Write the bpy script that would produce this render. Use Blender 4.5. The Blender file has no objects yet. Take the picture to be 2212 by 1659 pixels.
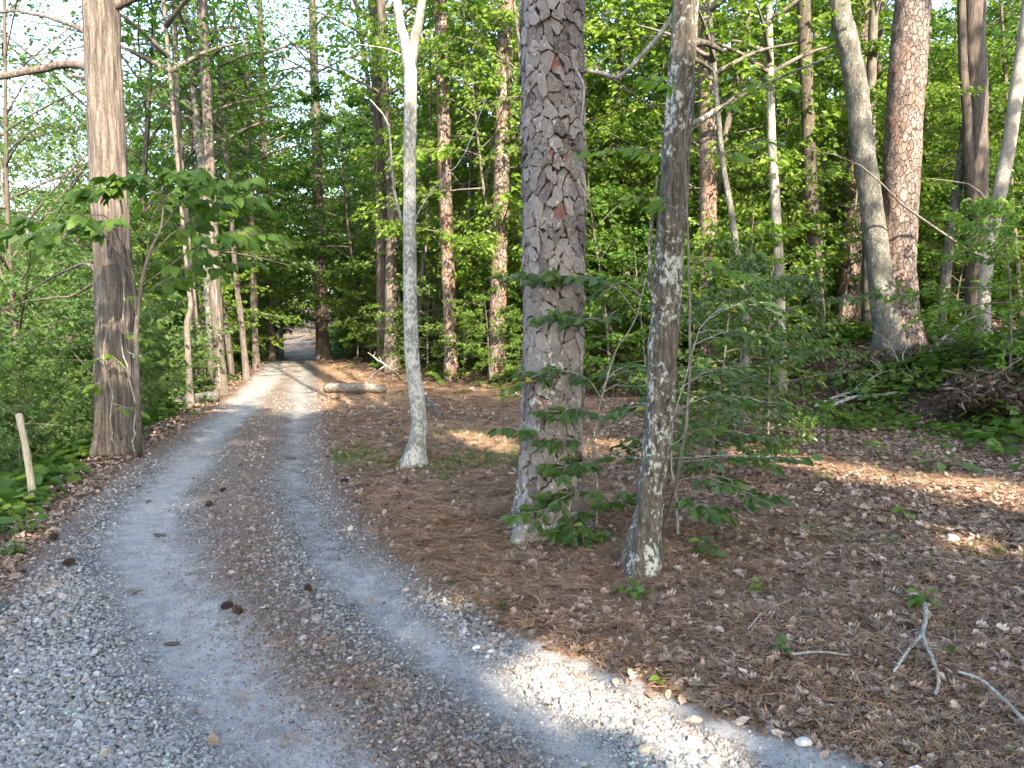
import bpy, math, random
import numpy as np
from mathutils import Vector, Matrix, Euler

scene = bpy.context.scene
COL = scene.collection
R = math.radians

# ------------------------------------------------------------------ camera, sky, sun, exposure
CAM_H = 1.75
PITCH = R(5.69)
cam_data = bpy.data.cameras.new("camera")
cam = bpy.data.objects.new("camera", cam_data)
COL.objects.link(cam)
cam.location = (0, 0, CAM_H)
cam.rotation_euler = (R(90) - PITCH, 0, 0)
cam_data.sensor_width = 36.0
cam_data.lens = 36.0 * 1650.0 / 2212.0
cam_data.clip_start = 0.05
cam_data.clip_end = 2000
scene.camera = cam

SUN_AZ, SUN_EL = R(160), R(33)            # azimuth clockwise from +Y (the way the camera looks)
world = bpy.data.worlds.new("World")
scene.world = world
world.use_nodes = True
wn = world.node_tree.nodes
sky = wn.new("ShaderNodeTexSky")
sky.sky_type = 'NISHITA'
sky.sun_disc = False
sky.sun_elevation = SUN_EL
sky.sun_rotation = SUN_AZ
sky.air_density = 1.0
sky.dust_density = 2.0
world.node_tree.links.new(sky.outputs[0], wn["Background"].inputs[0])
wn["Background"].inputs[1].default_value = 0.15

S = np.array([math.sin(SUN_AZ) * math.cos(SUN_EL), math.cos(SUN_AZ) * math.cos(SUN_EL), math.sin(SUN_EL)])
sun_data = bpy.data.lights.new("sun", 'SUN')
sun = bpy.data.objects.new("sun", sun_data)
COL.objects.link(sun)
sun_data.energy = 3.3
sun_data.angle = R(0.55)
sun_data.color = (1.0, 0.84, 0.64)
sun.rotation_euler = Vector(S).to_track_quat('Z', 'Y').to_euler()
sun.location = (20, -40, 40)

scene.view_settings.view_transform = 'Standard'
scene.view_settings.look = 'None'
scene.view_settings.gamma = 1.0
scene.view_settings.use_curve_mapping = False
scene.view_settings.exposure = 2.78

scene.render.engine = 'CYCLES'
cy = scene.cycles
cy.use_denoising = True
cy.max_bounces = 6
cy.diffuse_bounces = 4
cy.glossy_bounces = 2
cy.transmission_bounces = 4
cy.transparent_max_bounces = 4
cy.caustics_reflective = False
cy.caustics_refractive = False
cy.sample_clamp_indirect = 6.0

rng = np.random.default_rng(11)
random.seed(5)

# ------------------------------------------------------------------ numeric helpers
def sstep(a, b, x):
    t = np.clip((np.asarray(x, float) - a) / (b - a), 0, 1)
    return t * t * (3 - 2 * t)

def _hash(ix, iy, iz):
    h = (ix * 374761393 + iy * 668265263 + iz * 2147483647 * 3 + 1013904223) & 0xFFFFFFFF
    h = ((h ^ (h >> 13)) * 1274126177) & 0xFFFFFFFF
    h = ((h ^ (h >> 16)) * 2246822519) & 0xFFFFFFFF
    return ((h ^ (h >> 15)) & 0xFFFFFF) / float(0xFFFFFF)

def vnoise(x, y, z):
    x, y, z = np.broadcast_arrays(np.asarray(x, float), np.asarray(y, float), np.asarray(z, float))
    ix, iy, iz = (np.floor(v).astype(np.int64) for v in (x, y, z))
    fx, fy, fz = x - ix, y - iy, z - iz
    fx, fy, fz = (f * f * (3 - 2 * f) for f in (fx, fy, fz))
    def H(a, b, c): return _hash(ix + a, iy + b, iz + c)
    x00 = H(0,0,0) * (1-fx) + H(1,0,0) * fx
    x10 = H(0,1,0) * (1-fx) + H(1,1,0) * fx
    x01 = H(0,0,1) * (1-fx) + H(1,0,1) * fx
    x11 = H(0,1,1) * (1-fx) + H(1,1,1) * fx
    return ((x00 * (1-fy) + x10 * fy) * (1-fz) + (x01 * (1-fy) + x11 * fy) * fz)

def fbm(x, y, z=0.0, o=4):
    s, a, t = 0.0, 0.5, 0.0
    for k in range(o):
        f = 2.0 ** k
        s = s + a * vnoise(np.asarray(x) * f + 17.3 * k, np.asarray(y) * f - 9.1 * k, np.asarray(z) * f + 3.7 * k)
        t += a
        a *= 0.5
    return s / t * 2 - 1

def unit(v):
    v = np.asarray(v, float)
    return v / np.maximum(np.linalg.norm(v, axis=-1, keepdims=True), 1e-9)

def seg_dist(px, py, poly):
    """distance of points to an open polyline (m,2)"""
    best = np.full(np.shape(px), 1e9)
    for (ax, ay), (bx, by) in zip(poly[:-1], poly[1:]):
        dx, dy = bx - ax, by - ay
        L = dx * dx + dy * dy + 1e-12
        t = np.clip(((px - ax) * dx + (py - ay) * dy) / L, 0, 1)
        best = np.minimum(best, (px - ax - t * dx) ** 2 + (py - ay - t * dy) ** 2)
    return np.sqrt(best)

def inside(px, py, poly):
    c = np.zeros(np.shape(px), bool)
    n = len(poly)
    for i in range(n):
        ax, ay = poly[i]; bx, by = poly[(i + 1) % n]
        if ay == by: continue
        cond = ((ay > py) != (by > py)) & (px < (bx - ax) * (py - ay) / (by - ay) + ax)
        c ^= cond
    return c

# ------------------------------------------------------------------ the land
F = 1650.0
def ray(px, py):
    u, v = (px - 1106.0) / F, (829.5 - py) / F
    d = np.array([u, math.cos(PITCH) + v * math.sin(PITCH), -math.sin(PITCH) + v * math.cos(PITCH)])
    return d / d[1]
def flat(px, py):
    d = ray(px, py)
    t = -CAM_H / d[2]
    return (d[0] * t, t)
def at(px, py, depth):
    d = ray(px, py) * depth
    return np.array([d[0], d[1], CAM_H + d[2]])

LEFT_EDGE = [(-9.7, 34), (-13.9, 48), (-24, 78)][::-1] + [flat(*p) for p in
    [(583, 772), (560, 800), (505, 850), (385, 945), (275, 1010), (150, 1120), (60, 1230), (-60, 1370)]] + [(-3.3, 2.0), (-2.6, -3), (-1.0, -8), (4, -16)]
RIGHT_EDGE = [(-8.2, 34), (-12.2, 48), (-22, 78)][::-1] + [flat(*p) for p in
    [(680, 772), (688, 800), (693, 870), (700, 960), (725, 1060), (775, 1130), (850, 1205), (1000, 1320), (1160, 1385), (1300, 1440), (1600, 1560), (1900, 1659)]] + [(2.0, 2.2), (3.6, 0.5), (5.2, -2.5), (10, -9)]
ROAD_POLY = LEFT_EDGE + RIGHT_EDGE[::-1]
BANK_FOOT = [(10.5, -8), (9.6, 2), (8.2, 6.0), (6.6, 9.2), (4.9, 12.6), (3.0, 14.0), (0, 14.8), (-2.6, 18.4), (-5.4, 24), (-8.0, 34), (-12, 48), (-21, 78)]
BANK_POLY = BANK_FOOT + [(200, 400), (400, -8)]
TRACK_L = [(-10.6, 37)] + [flat(*p) for p in [(602, 775), (568, 825), (520, 880), (450, 950), (385, 1020), (338, 1100), (325, 1200), (350, 1290), (410, 1360), (470, 1440), (530, 1520), (600, 1600), (680, 1690)]]
TRACK_R = [(-9.2, 37)] + [flat(*p) for p in [(652, 775), (645, 870), (632, 950), (632, 1030), (660, 1120), (720, 1200), (800, 1275), (880, 1345), (960, 1425), (1100, 1530), (1250, 1620), (1330, 1690)]]
TRACK_F = [flat(*p) for p in [(1130, 1385), (1250, 1425), (1400, 1485), (1560, 1565), (1700, 1645), (1780, 1700)]]
MIDDLE = [(-9.9, 37)] + [flat(*p) for p in [(625, 775), (600, 840), (570, 900), (540, 980), (510, 1080), (500, 1180), (520, 1270), (600, 1370), (700, 1460), (820, 1570), (930, 1680)]]
STONY = [flat(*p) for p in [(910, 1290), (1050, 1385), (1250, 1490), (1400, 1580), (1540, 1680)]]
PROF_Y = [-60, 22, 26, 29, 36, 48, 62, 95, 200]
PROF_Z = [0, 0, -.06, -.22, -.95, -1.25, -1.4, -.6, 8]

FEET = [(*flat(1185, 1140), .42), (*flat(1385, 1232), .30), (*flat(893, 1003), .26), (*flat(250, 965), .5)]
def road_sd(x, y):
    d = np.minimum(seg_dist(x, y, LEFT_EDGE), seg_dist(x, y, RIGHT_EDGE))
    return np.where(inside(x, y, ROAD_POLY), -d, d)
_ly = np.array([p[1] for p in LEFT_EDGE[::-1]]); _lx = np.array([p[0] for p in LEFT_EDGE[::-1]])
def left_off(x, y):
    """metres to the left of the road's left edge (along x)"""
    return np.interp(y, _ly, _lx) - x

def height(x, y):
    x = np.asarray(x, float); y = np.asarray(y, float)
    z = np.interp(y, PROF_Y, PROF_Z)
    sd = road_sd(x, y)
    off = sstep(-.1, .5, sd)
    lo = left_off(x, y)
    drop = np.maximum(lo - 0.55, 0)
    z = z - np.where(lo > 0, np.minimum(0.42 * drop, 1.9 + 0.10 * drop), 0)
    db = seg_dist(x, y, BANK_FOOT)
    db = np.where(inside(x, y, BANK_POLY), db, 0)
    z = z + 1.0 * sstep(0, 2.6, db) + 0.085 * np.clip(db - 1.8, 0, 60)
    z = z + off * (0.05 * fbm(x * 1.3, y * 1.3, 2.0) + 0.03 * fbm(x * 5, y * 5, 5.0, 3)) + 0.05 * off * (lo < 0)
    for fx, fy, fr in FEET:                 # litter and soil banked against the trunks
        z = z + .075 * np.exp(-((x - fx) ** 2 + (y - fy) ** 2) / fr ** 2)
    inroad = 1 - off
    dl, dr, df, dm = (seg_dist(x, y, p) for p in (TRACK_L, TRACK_R, TRACK_F, MIDDLE))
    z = z + inroad * (-0.028 * np.exp(-(dl / .28) ** 2) - 0.026 * np.exp(-(dr / .26) ** 2) - .02 * np.exp(-(df / .2) ** 2) + 0.02 * np.exp(-(dm / .25) ** 2))
    z = z + inroad * 0.008 * fbm(x * 6, y * 6, 1.0, 3)
    return z

def hz(x, y): return float(height(np.array([x]), np.array([y]))[0])
def ground(px, py, tmax=70):
    d = ray(px, py)
    t = np.linspace(1.5, tmax, 5000)
    g = CAM_H + d[2] * t - height(d[0] * t, t)
    i = np.argmax(g < 0)
    if g[i] >= 0: i = len(t) - 1
    return np.array([d[0] * t[i], t[i], hz(d[0] * t[i], t[i])])

# ------------------------------------------------------------------ mesh helpers
class Geo:
    def __init__(s):
        s.v, s.f, s.n, s.tone = [], [], 0, []
    def add(s, v, faces, tone=0.5):
        """faces: list of int arrays, each (m,k)"""
        v = np.asarray(v, float).reshape(-1, 3)
        for fa in faces:
            s.f.append(np.asarray(fa, np.int64) + s.n)
        s.v.append(v); s.n += len(v)
        s.tone.append(np.broadcast_to(np.asarray(tone, float), (len(v),)))
        return s
    def mesh(s, name, mat=None, smooth=True, origin=(0, 0, 0)):
        me = bpy.data.meshes.new(name)
        v = np.concatenate(s.v) - np.asarray(origin, float)
        me.vertices.add(len(v)); me.vertices.foreach_set("co", v.ravel().astype(np.float32))
        lv = np.concatenate([f.ravel() for f in s.f])
        lt = np.concatenate([np.full(len(f), f.shape[1]) for f in s.f])
        ls = np.concatenate([[0], np.cumsum(lt)[:-1]])
        me.loops.add(len(lv)); me.loops.foreach_set("vertex_index", lv.astype(np.int32))
        me.polygons.add(len(lt))
        me.polygons.foreach_set("loop_start", ls.astype(np.int32))
        try: me.polygons.foreach_set("loop_total", lt.astype(np.int32))
        except Exception: pass
        me.update(calc_edges=True)
        me.polygons.foreach_set("use_smooth", np.full(len(lt), smooth, bool))
        a = me.attributes.new("tone", 'FLOAT', 'POINT')
        a.data.foreach_set("value", np.concatenate(s.tone).astype(np.float32))
        if mat: me.materials.append(mat)
        me.update()
        return me

def link(name, me, parent=None, loc=None):
    o = bpy.data.objects.new(name, me)
    COL.objects.link(o)
    if parent is not None: o.parent = parent
    if loc is not None: o.location = tuple(float(c) for c in loc)
    return o
def tag(o, label=None, cat=None, group=None, kind=None):
    for k, v in (("label", label), ("category", cat), ("group", group), ("kind", kind)):
        if v: o[k] = v
    return o
def thing(name, loc, label, cat, group=None):
    return tag(link(name, None, None, loc), label, cat, group)
def part(name, geo, mat, root, smooth=True):
    """geo in world coordinates -> a child of root, in root's frame"""
    return link(name, geo.mesh(name, mat, smooth, root.location), root)
def copy_thing(src, loc, rz=0, sc=1.0, label=None, group=None, szmul=1.0, tilt=(0, 0)):
    r = src.copy(); COL.objects.link(r)
    r.location = tuple(float(c) for c in loc); r.rotation_euler = (tilt[0], tilt[1], rz)
    r.scale = (sc, sc, sc * szmul)
    if label: r['label'] = label
    if group: r['group'] = group
    for ch in KIDS[src.name]:
        c = ch.copy(); COL.objects.link(c); c.parent = r
    return r
KIDS = {}

def catmull(P, n):
    P = np.asarray(P, float)
    if len(P) < 3:
        t = np.linspace(0, 1, n)[:, None]
        return P[0] * (1 - t) + P[-1] * t
    Q = np.vstack([2 * P[0] - P[1], P, 2 * P[-1] - P[-2]])
    t = np.linspace(0, len(P) - 1 - 1e-6, n)
    i = t.astype(int); f = (t - i)[:, None]
    a, b, c, d = Q[i], Q[i + 1], Q[i + 2], Q[i + 3]
    return 0.5 * ((2 * b) + (-a + c) * f + (2 * a - 5 * b + 4 * c - d) * f ** 2 + (-a + 3 * b - 3 * c + d) * f ** 3)

def tube(geo, P, r, sides=8, disp=None, tone=0.5, cap=True):
    """P (n,3) already sampled; r (n,) radii; disp(theta, s, xyz) -> radial offset"""
    P = np.asarray(P, float); n = len(P)
    r = np.broadcast_to(np.asarray(r, float), (n,))
    T = unit(np.gradient(P, axis=0))
    ref = np.array([1.0, 0, 0]) if abs(T[0][0]) < .8 else np.array([0, 1.0, 0])
    B = unit(np.cross(T, ref)); A = unit(np.cross(B, T))
    th = np.linspace(0, 2 * math.pi, sides, endpoint=False)
    s = np.concatenate([[0], np.cumsum(np.linalg.norm(np.diff(P, axis=0), axis=1))])
    ca, sa = np.cos(th), np.sin(th)
    dirs = A[:, None, :] * ca[None, :, None] + B[:, None, :] * sa[None, :, None]
    rr = np.repeat(r[:, None], sides, 1)
    if disp is not None:
        base = P[:, None, :] + dirs * rr[..., None]
        rr = rr + disp(np.repeat(th[None], n, 0), np.repeat(s[:, None], sides, 1), base)
    V = (P[:, None, :] + dirs * rr[..., None]).reshape(-1, 3)
    i = np.arange(n - 1)[:, None] * sides; j = np.arange(sides)[None]
    j2 = (j + 1) % sides
    q = np.stack([i + j, i + j2, i + sides + j2, i + sides + j], -1).reshape(-1, 4)
    fs = [q]
    if cap:
        V = np.vstack([V, P[-1] + T[-1] * r[-1] * .5, P[0] - T[0] * r[0] * .3])
        e = (n - 1) * sides; jj = np.arange(sides); jk = (jj + 1) % sides
        fs.append(np.stack([e + jj, e + jk, np.full(sides, n * sides)], -1))
        fs.append(np.stack([jk, jj, np.full(sides, n * sides + 1)], -1))
    geo.add(V, fs, tone)

OVAL = (np.array([0, .12, .38, .72, 1, .72, .38, .12]), np.array([0, -.26, -.5, -.36, 0, .36, .5, .26]),
        np.array([0, .05, .10, .03, -.14, .03, .10, .05]), [[0, 1, 2, 3], [0, 3, 4, 4], ])
def template(kind):
    if kind == 'oval':      # folded along the midrib, two quads and two triangles
        a = [0, .30, .70, 1, .70, .30]; b = [0, -.50, -.40, 0, .40, .50]; c = [0, .10, .05, -.12, .05, .10]
        f = [[0, 1, 2, 3], [0, 3, 4, 5]]
    elif kind == 'lobed':   # maple-like outline
        a = [0, .12, .55, .48, 1, .48, .55, .12, .30]; b = [0, -.34, -.52, -.20, 0, .20, .52, .34, 0]
        c = [0, .04, .02, .06, -.14, .06, .02, .04, 0]
        f = [[0, 1, 2, 3], [0, 3, 4, 5], [0, 5, 6, 7]]
        return np.array(a[:8]), np.array(b[:8]), np.array(c[:8]), np.array(f)
    else:                   # small far leaf: a bent diamond
        a = [0, .45, 1, .55]; b = [0, -.5, 0, .5]; c = [0, .14, -.08, .14]
        f = [[0, 1, 2], [0, 2, 3]]
    return np.array(a), np.array(b), np.array(c), np.array(f)

def leaves(geo, pos, d, nrm, L, W, kind='diamond', tone=None):
    a, b, c, f = template(kind)
    pos = np.asarray(pos, float); d = unit(d); n = len(pos)
    side = unit(np.cross(nrm, d)); up = np.cross(d, side)
    L = np.broadcast_to(L, (n,))[:, None, None]; W = np.broadcast_to(W, (n,))[:, None, None]
    V = pos[:, None] + d[:, None] * (a[None, :, None] * L) + side[:, None] * (b[None, :, None] * W) + up[:, None] * (c[None, :, None] * L)
    k = len(a)
    faces = (f[None] + (np.arange(n) * k)[:, None, None]).reshape(-1, f.shape[1])
    if tone is None: tone = np.random.rand(n)
    geo.add(V.reshape(-1, 3), [faces], np.repeat(tone, k))
# ------------------------------------------------------------------ materials
class NT:
    def __init__(s, name):
        s.m = bpy.data.materials.new(name); s.m.use_nodes = True
        s.t = s.m.node_tree; s.p = s.t.nodes["Principled BSDF"]; s.out = s.t.nodes["Material Output"]
        s.p.inputs["Roughness"].default_value = .85
        s.p.inputs["Specular IOR Level"].default_value = .25
    def n(s, typ, ins=None, **props):
        nd = s.t.nodes.new(typ)
        for k, v in props.items(): setattr(nd, k, v)
        for k, v in (ins or {}).items(): s.set(nd.inputs[k], v)
        return nd
    def set(s, sock, v):
        if hasattr(v, "is_output"): s.t.links.new(v, sock)
        elif isinstance(v, (tuple, list)) and len(v) == 3 and sock.type == 'RGBA': sock.default_value = (*v, 1)
        else: sock.default_value = v
    def attr(s, name, typ='GEOMETRY'): return s.n("ShaderNodeAttribute", attribute_name=name, attribute_type=typ).outputs["Fac"]
    def coord(s, scale=(1, 1, 1), which="Object"):
        c = s.n("ShaderNodeTexCoord").outputs[which]
        return s.n("ShaderNodeMapping", {"Vector": c, "Scale": scale}).outputs[0]
    def noise(s, vec, scale, detail=4, rough=.6, dist=0.0):
        return s.n("ShaderNodeTexNoise", {"Vector": vec, "Scale": scale, "Detail": detail, "Roughness": rough, "Distortion": dist}).outputs["Fac"]
    def vor(s, vec, scale, feature='F1', out="Distance", rnd=1.0):
        nd = s.n("ShaderNodeTexVoronoi", feature=feature)
        s.set(nd.inputs["Vector"], vec); s.set(nd.inputs["Scale"], scale); s.set(nd.inputs["Randomness"], rnd)
        return nd.outputs[out]
    def ramp(s, fac, stops, interp='LINEAR'):
        nd = s.n("ShaderNodeValToRGB", {"Fac": fac}); cr = nd.color_ramp; cr.interpolation = interp
        while len(cr.elements) < len(stops): cr.elements.new(.5)
        for e, (p, c) in zip(cr.elements, stops):
            e.position = p; e.color = (*c, 1) if isinstance(c, (tuple, list)) else (c, c, c, 1)
        return nd.outputs[0]
    def mix(s, fac, a, b, mode='MIX'):
        nd = s.n("ShaderNodeMix", data_type='RGBA', blend_type=mode)
        s.set(nd.inputs[0], fac); s.set(nd.inputs[6], a); s.set(nd.inputs[7], b)
        return nd.outputs[2]
    def math(s, op, a, b=0.0, clamp=False):
        nd = s.n("ShaderNodeMath", operation=op, use_clamp=clamp)
        s.set(nd.inputs[0], a); s.set(nd.inputs[1], b)
        return nd.outputs[0]
    def mapr(s, v, a, b, c=0.0, d=1.0):
        return s.n("ShaderNodeMapRange", {0: v, 1: a, 2: b, 3: c, 4: d}).outputs[0]
    def bump(s, h, strength=.5, dist=.01, prev=None):
        nd = s.n("ShaderNodeBump", {"Height": h, "Strength": strength, "Distance": dist})
        if prev is not None: s.set(nd.inputs["Normal"], prev)
        return nd.outputs[0]
    def color(s, c): s.set(s.p.inputs["Base Color"], c); return s
    def normal(s, nrm): s.set(s.p.inputs["Normal"], nrm); return s
    def rnd(s): return s.n("ShaderNodeObjectInfo").outputs["Random"]

def leaf_mat(name, stops, trans=.45, rough=.45, tr_gain=1.5, spec=.35):
    """stops: colours from darkest to brightest; each leaf (tone) and each plant (random) picks its own"""
    m = NT(name)
    f = m.math('ADD', m.math('MULTIPLY', m.attr("tone"), .42), m.math('MULTIPLY', m.rnd(), .58))
    k = len(stops) - 1
    c = m.ramp(f, [(i / k * .8 + .1, st) for i, st in enumerate(stops)])
    m.color(c); m.p.inputs["Roughness"].default_value = rough
    m.p.inputs["Specular IOR Level"].default_value = spec
    tc = m.mix(1.0, c, (tr_gain, tr_gain * 1.05, tr_gain * .55), 'MULTIPLY')
    tb = m.n("ShaderNodeBsdfTranslucent", {"Color": tc})
    ms = m.n("ShaderNodeMixShader", {0: trans, 1: m.p.outputs[0], 2: tb.outputs[0]})
    m.t.links.new(ms.outputs[0], m.out.inputs[0])
    return m.m

M = {}
M['leaf'] = leaf_mat("green_leaf", [(.044, .102, .018), (.078, .160, .024), (.120, .212, .030), (.190, .275, .040)], trans=.5)
M['leaf_bright'] = leaf_mat("new_green_leaf", [(.080, .155, .020), (.128, .215, .028), (.20, .285, .036)], trans=.5)  # yellow-green of new leaves, with sunlight on them put into the colour
M['leaf_cool'] = leaf_mat("cool_green_leaf", [(.058, .115, .032), (.095, .17, .040), (.15, .23, .048)], trans=.5)  # bluer green that puts the left-hand shade into the leaf colour
M['leaf_dark'] = leaf_mat("dark_glossy_leaf", [(.034, .068, .016), (.055, .102, .020), (.090, .145, .028)], trans=.3, rough=.38)
M['leaf_big'] = leaf_mat("broad_green_leaf", [(.055, .115, .020), (.088, .165, .025), (.135, .215, .034)], trans=.5)
M['leaf_yellow'] = leaf_mat("yellowing_leaf", [(.35, .25, .02), (.42, .34, .04)])
M['needle'] = leaf_mat("pine_needles", [(.030, .060, .020), (.055, .095, .030), (.09, .12, .04)], trans=.2)
M['cover'] = leaf_mat("ground_cover_leaf", [(.045, .095, .018), (.075, .145, .024), (.15, .23, .034)])

def instance_mat(name, stops, rough=.85, scale=40, bumpd=.003, spec=.2, second=None):
    m = NT(name)
    c = m.ramp(m.attr("tint", 'INSTANCER'), [(i / (len(stops) - 1), s) for i, s in enumerate(stops)])
    if second: c = m.mix(m.attr("brown", 'INSTANCER'), c, m.ramp(m.attr("tint", 'INSTANCER'), second))
    v = m.coord(); nz = m.noise(v, scale, 3)
    c = m.mix(1.0, c, m.ramp(nz, [(.25, .70), (.75, 1.2)]), 'MULTIPLY')
    m.color(c).normal(m.bump(nz, .5, bumpd)); m.p.inputs["Roughness"].default_value = rough
    m.p.inputs["Specular IOR Level"].default_value = spec
    return m.m
M['stone'] = instance_mat("crushed_stone", [(.11, .115, .12), (.19, .198, .205), (.25, .235, .215), (.28, .29, .295), (.38, .38, .375), (.54, .53, .51)], scale=3, second=[(0, (.075, .055, .045)), (.45, (.165, .125, .10)), (.75, (.25, .20, .165)), (1, (.42, .37, .32))])
M['dead_leaf'] = instance_mat("dead_leaf", [(.088, .060, .046), (.165, .115, .085), (.24, .172, .128), (.32, .237, .18), (.43, .35, .28), (.26, .205, .198)], rough=.7, scale=6)
M['straw'] = instance_mat("pine_straw", [(.11, .064, .040), (.19, .112, .068), (.29, .18, .108), (.42, .285, .175)], rough=.7, scale=5)
M['blade'] = instance_mat("grass_blade", [(.04, .085, .02), (.08, .13, .03), (.20, .20, .07)], rough=.6, scale=4)

def bark(name, dark, mid, light, stretch=(14, 14, 3.2), lichen=None, lich_amt=.5, bumpd=.012, fine=60, warm=None):
    m = NT(name)
    v = m.coord(stretch)
    a = m.noise(v, 1.0, 5, .65, .6)
    b = m.noise(m.coord((fine, fine, fine * .3)), 1.0, 4, .7)
    h = m.math('ADD', a, m.math('MULTIPLY', b, .45))
    c = m.ramp(h, [(.50, dark), (.68, mid), (.92, light)])
    if warm:
        c = m.mix(m.mapr(m.noise(m.coord((3, 3, 2.0)), 1.0, 3), .55, .7), c, warm)
    if lichen:
        big = m.noise(m.coord((5, 5, 3)), 1.0, 4, .7)
        sm = m.noise(m.coord((38, 38, 24)), 1.0, 4, .75)
        mask = m.mapr(m.math('ADD', m.math('MULTIPLY', big, .55), m.math('MULTIPLY', sm, .65)), .66 - .12 * lich_amt, .74 - .12 * lich_amt)
        c = m.mix(mask, c, lichen)
        h = m.math('ADD', h, m.math('MULTIPLY', mask, .15))
    m.color(c).normal(m.bump(h, .9, bumpd)); m.p.inputs["Roughness"].default_value = .9
    return m.m
M['shag'] = bark("shaggy_bark", (.028, .023, .020), (.092, .078, .068), (.235, .20, .17), (30, 30, 1.6), bumpd=.035, fine=90)
M['smooth'] = bark("smooth_grey_bark", (.095, .09, .08), (.165, .158, .143), (.235, .226, .205), (9, 9, 6), (.37, .38, .345), .7, .004, 70)
M['pale'] = bark("pale_smooth_bark", (.12, .108, .09), (.20, .18, .155), (.30, .275, .235), (8, 8, 4), (.36, .355, .32), .3, .004, 60)
M['lichen'] = bark("lichen_bark", (.022, .019, .016), (.066, .057, .046), (.145, .132, .11), (34, 34, 7), (.40, .41, .37), .34, .016, 80)
M['lichen_grey'] = bark("grey_lichen_bark", (.030, .027, .023), (.085, .080, .068), (.15, .142, .122), (26, 26, 9), (.22, .235, .20), .28, .014, 70)
M['dark_bark'] = bark("dark_bark", (.030, .026, .022), (.075, .062, .052), (.14, .115, .095), (20, 20, 3), bumpd=.012)
M['twig'] = bark("twig_bark", (.06, .05, .042), (.115, .10, .085), (.19, .17, .145), (30, 30, 10), bumpd=.002)
M['dead_wood'] = bark("dead_grey_wood", (.10, .09, .078), (.20, .185, .16), (.32, .30, .265), (40, 40, 40), (.40, .41, .37), .3, .004)
M['log'] = bark("weathered_log", (.050, .040, .034), (.155, .128, .105), (.30, .26, .22), (3, 30, 30), (.30, .31, .28), .2, .02)
M['post'] = bark("weathered_post", (.20, .17, .12), (.33, .29, .215), (.46, .41, .32), (40, 40, 3), bumpd=.004)
M['groove'] = bark("bark_groove", (.012, .010, .009), (.026, .021, .018), (.05, .04, .034), (40, 40, 8), bumpd=.006)

def pine_bark(name, scale=7.5, plates=((.10, .077, .066), (.16, .128, .112), (.23, .195, .175)), red=(.20, .125, .095), red_at=.58):
    m = NT(name)
    c0 = m.n("ShaderNodeTexCoord").outputs["Object"]
    w = m.n("ShaderNodeTexNoise", {"Vector": c0, "Scale": 9.0, "Detail": 3.0})
    off = m.n("ShaderNodeVectorMath", {0: w.outputs["Color"], 1: (.09, .09, .16)}, operation='MULTIPLY').outputs[0]
    v = m.n("ShaderNodeVectorMath", {0: c0, 1: off}, operation='ADD').outputs[0]
    v = m.n("ShaderNodeMapping", {"Vector": v, "Scale": (1.5, 1.5, .75)}).outputs[0]
    scale *= 1.35
    e = m.vor(v, scale, 'DISTANCE_TO_EDGE')
    cid = m.vor(v, scale, 'F1', "Color")
    g = m.n("ShaderNodeSeparateColor", {0: cid}).outputs[0]
    fine = m.noise(m.coord((60, 60, 25)), 1.0, 5, .7)
    base = m.ramp(m.math('ADD', m.math('MULTIPLY', g, .6), m.math('MULTIPLY', fine, .5)), [(.2, plates[0]), (.5, plates[1]), (.9, plates[2])])
    base = m.mix(m.mapr(m.noise(m.coord((3, 3, 1.6)), 1.0, 4), red_at - .06, red_at + .08), base, red)
    crack = m.mapr(m.math('ADD', e, m.math('MULTIPLY', fine, .06)), .03, .11)
    c = m.mix(crack, (.050, .038, .031), base)
    h = m.math('ADD', m.math('MULTIPLY', crack, 1.0), m.math('MULTIPLY', fine, .3))
    m.color(c).normal(m.bump(h, .9, .025)); m.p.inputs["Roughness"].default_value = .9
    return m.m
M['pine'] = pine_bark("pine_bark")
M['pine_far'] = pine_bark("far_pine_bark", 6.0, ((.10, .08, .07), (.17, .135, .115), (.25, .205, .18)), (.23, .14, .10), .54)

def plate_mat():
    m = NT("bark_plate")
    r = m.rnd()
    v = m.coord((1, 1, 1))
    geo = m.n("ShaderNodeNewGeometry").outputs["Position"]
    fine = m.noise(m.n("ShaderNodeMapping", {"Vector": geo, "Scale": (70, 70, 28)}).outputs[0], 1.0, 5, .7)
    lay = m.noise(m.n("ShaderNodeMapping", {"Vector": geo, "Scale": (16, 16, 30)}).outputs[0], 1.0, 3, .6)
    c = m.ramp(m.math('ADD', m.math('MULTIPLY', r, .42), m.math('MULTIPLY', fine, .75)), [(.28, (.050, .042, .039)), (.5, (.155, .136, .128)), (.95, (.27, .248, .235))])
    big = m.noise(m.n("ShaderNodeMapping", {"Vector": geo, "Scale": (5, 5, 3)}).outputs[0], 1.0, 3, .6)
    c = m.mix(m.mapr(m.math('ADD', m.math('MULTIPLY', m.math('FRACT', m.math('MULTIPLY', r, 17.0)), .5), m.math('MULTIPLY', big, .6)), .80, .84), c, (.17, .085, .06))
    z = m.n("ShaderNodeSeparateXYZ", {0: geo}).outputs[2]
    sm = m.noise(m.n("ShaderNodeMapping", {"Vector": geo, "Scale": (24, 24, 17)}).outputs[0], 1.0, 4, .75)
    low = m.mapr(z, .1, 3.0, .065, 0.0)
    mask = m.mapr(m.math('ADD', m.math('ADD', m.math('MULTIPLY', sm, .75), m.math('MULTIPLY', big, .35)), low), .65, .71)
    c = m.mix(mask, c, (.40, .42, .38))
    moss = m.mapr(m.math('ADD', m.mapr(z, .0, .3, .35, 0.0), m.math('MULTIPLY', big, .6)), .52, .62)
    c = m.mix(moss, c, (.13, .17, .05))
    h = m.math('ADD', fine, lay)
    m.color(c).normal(m.bump(h, .8, .006)); m.p.inputs["Roughness"].default_value = .9
    return m.m
M['plate'] = plate_mat()

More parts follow.
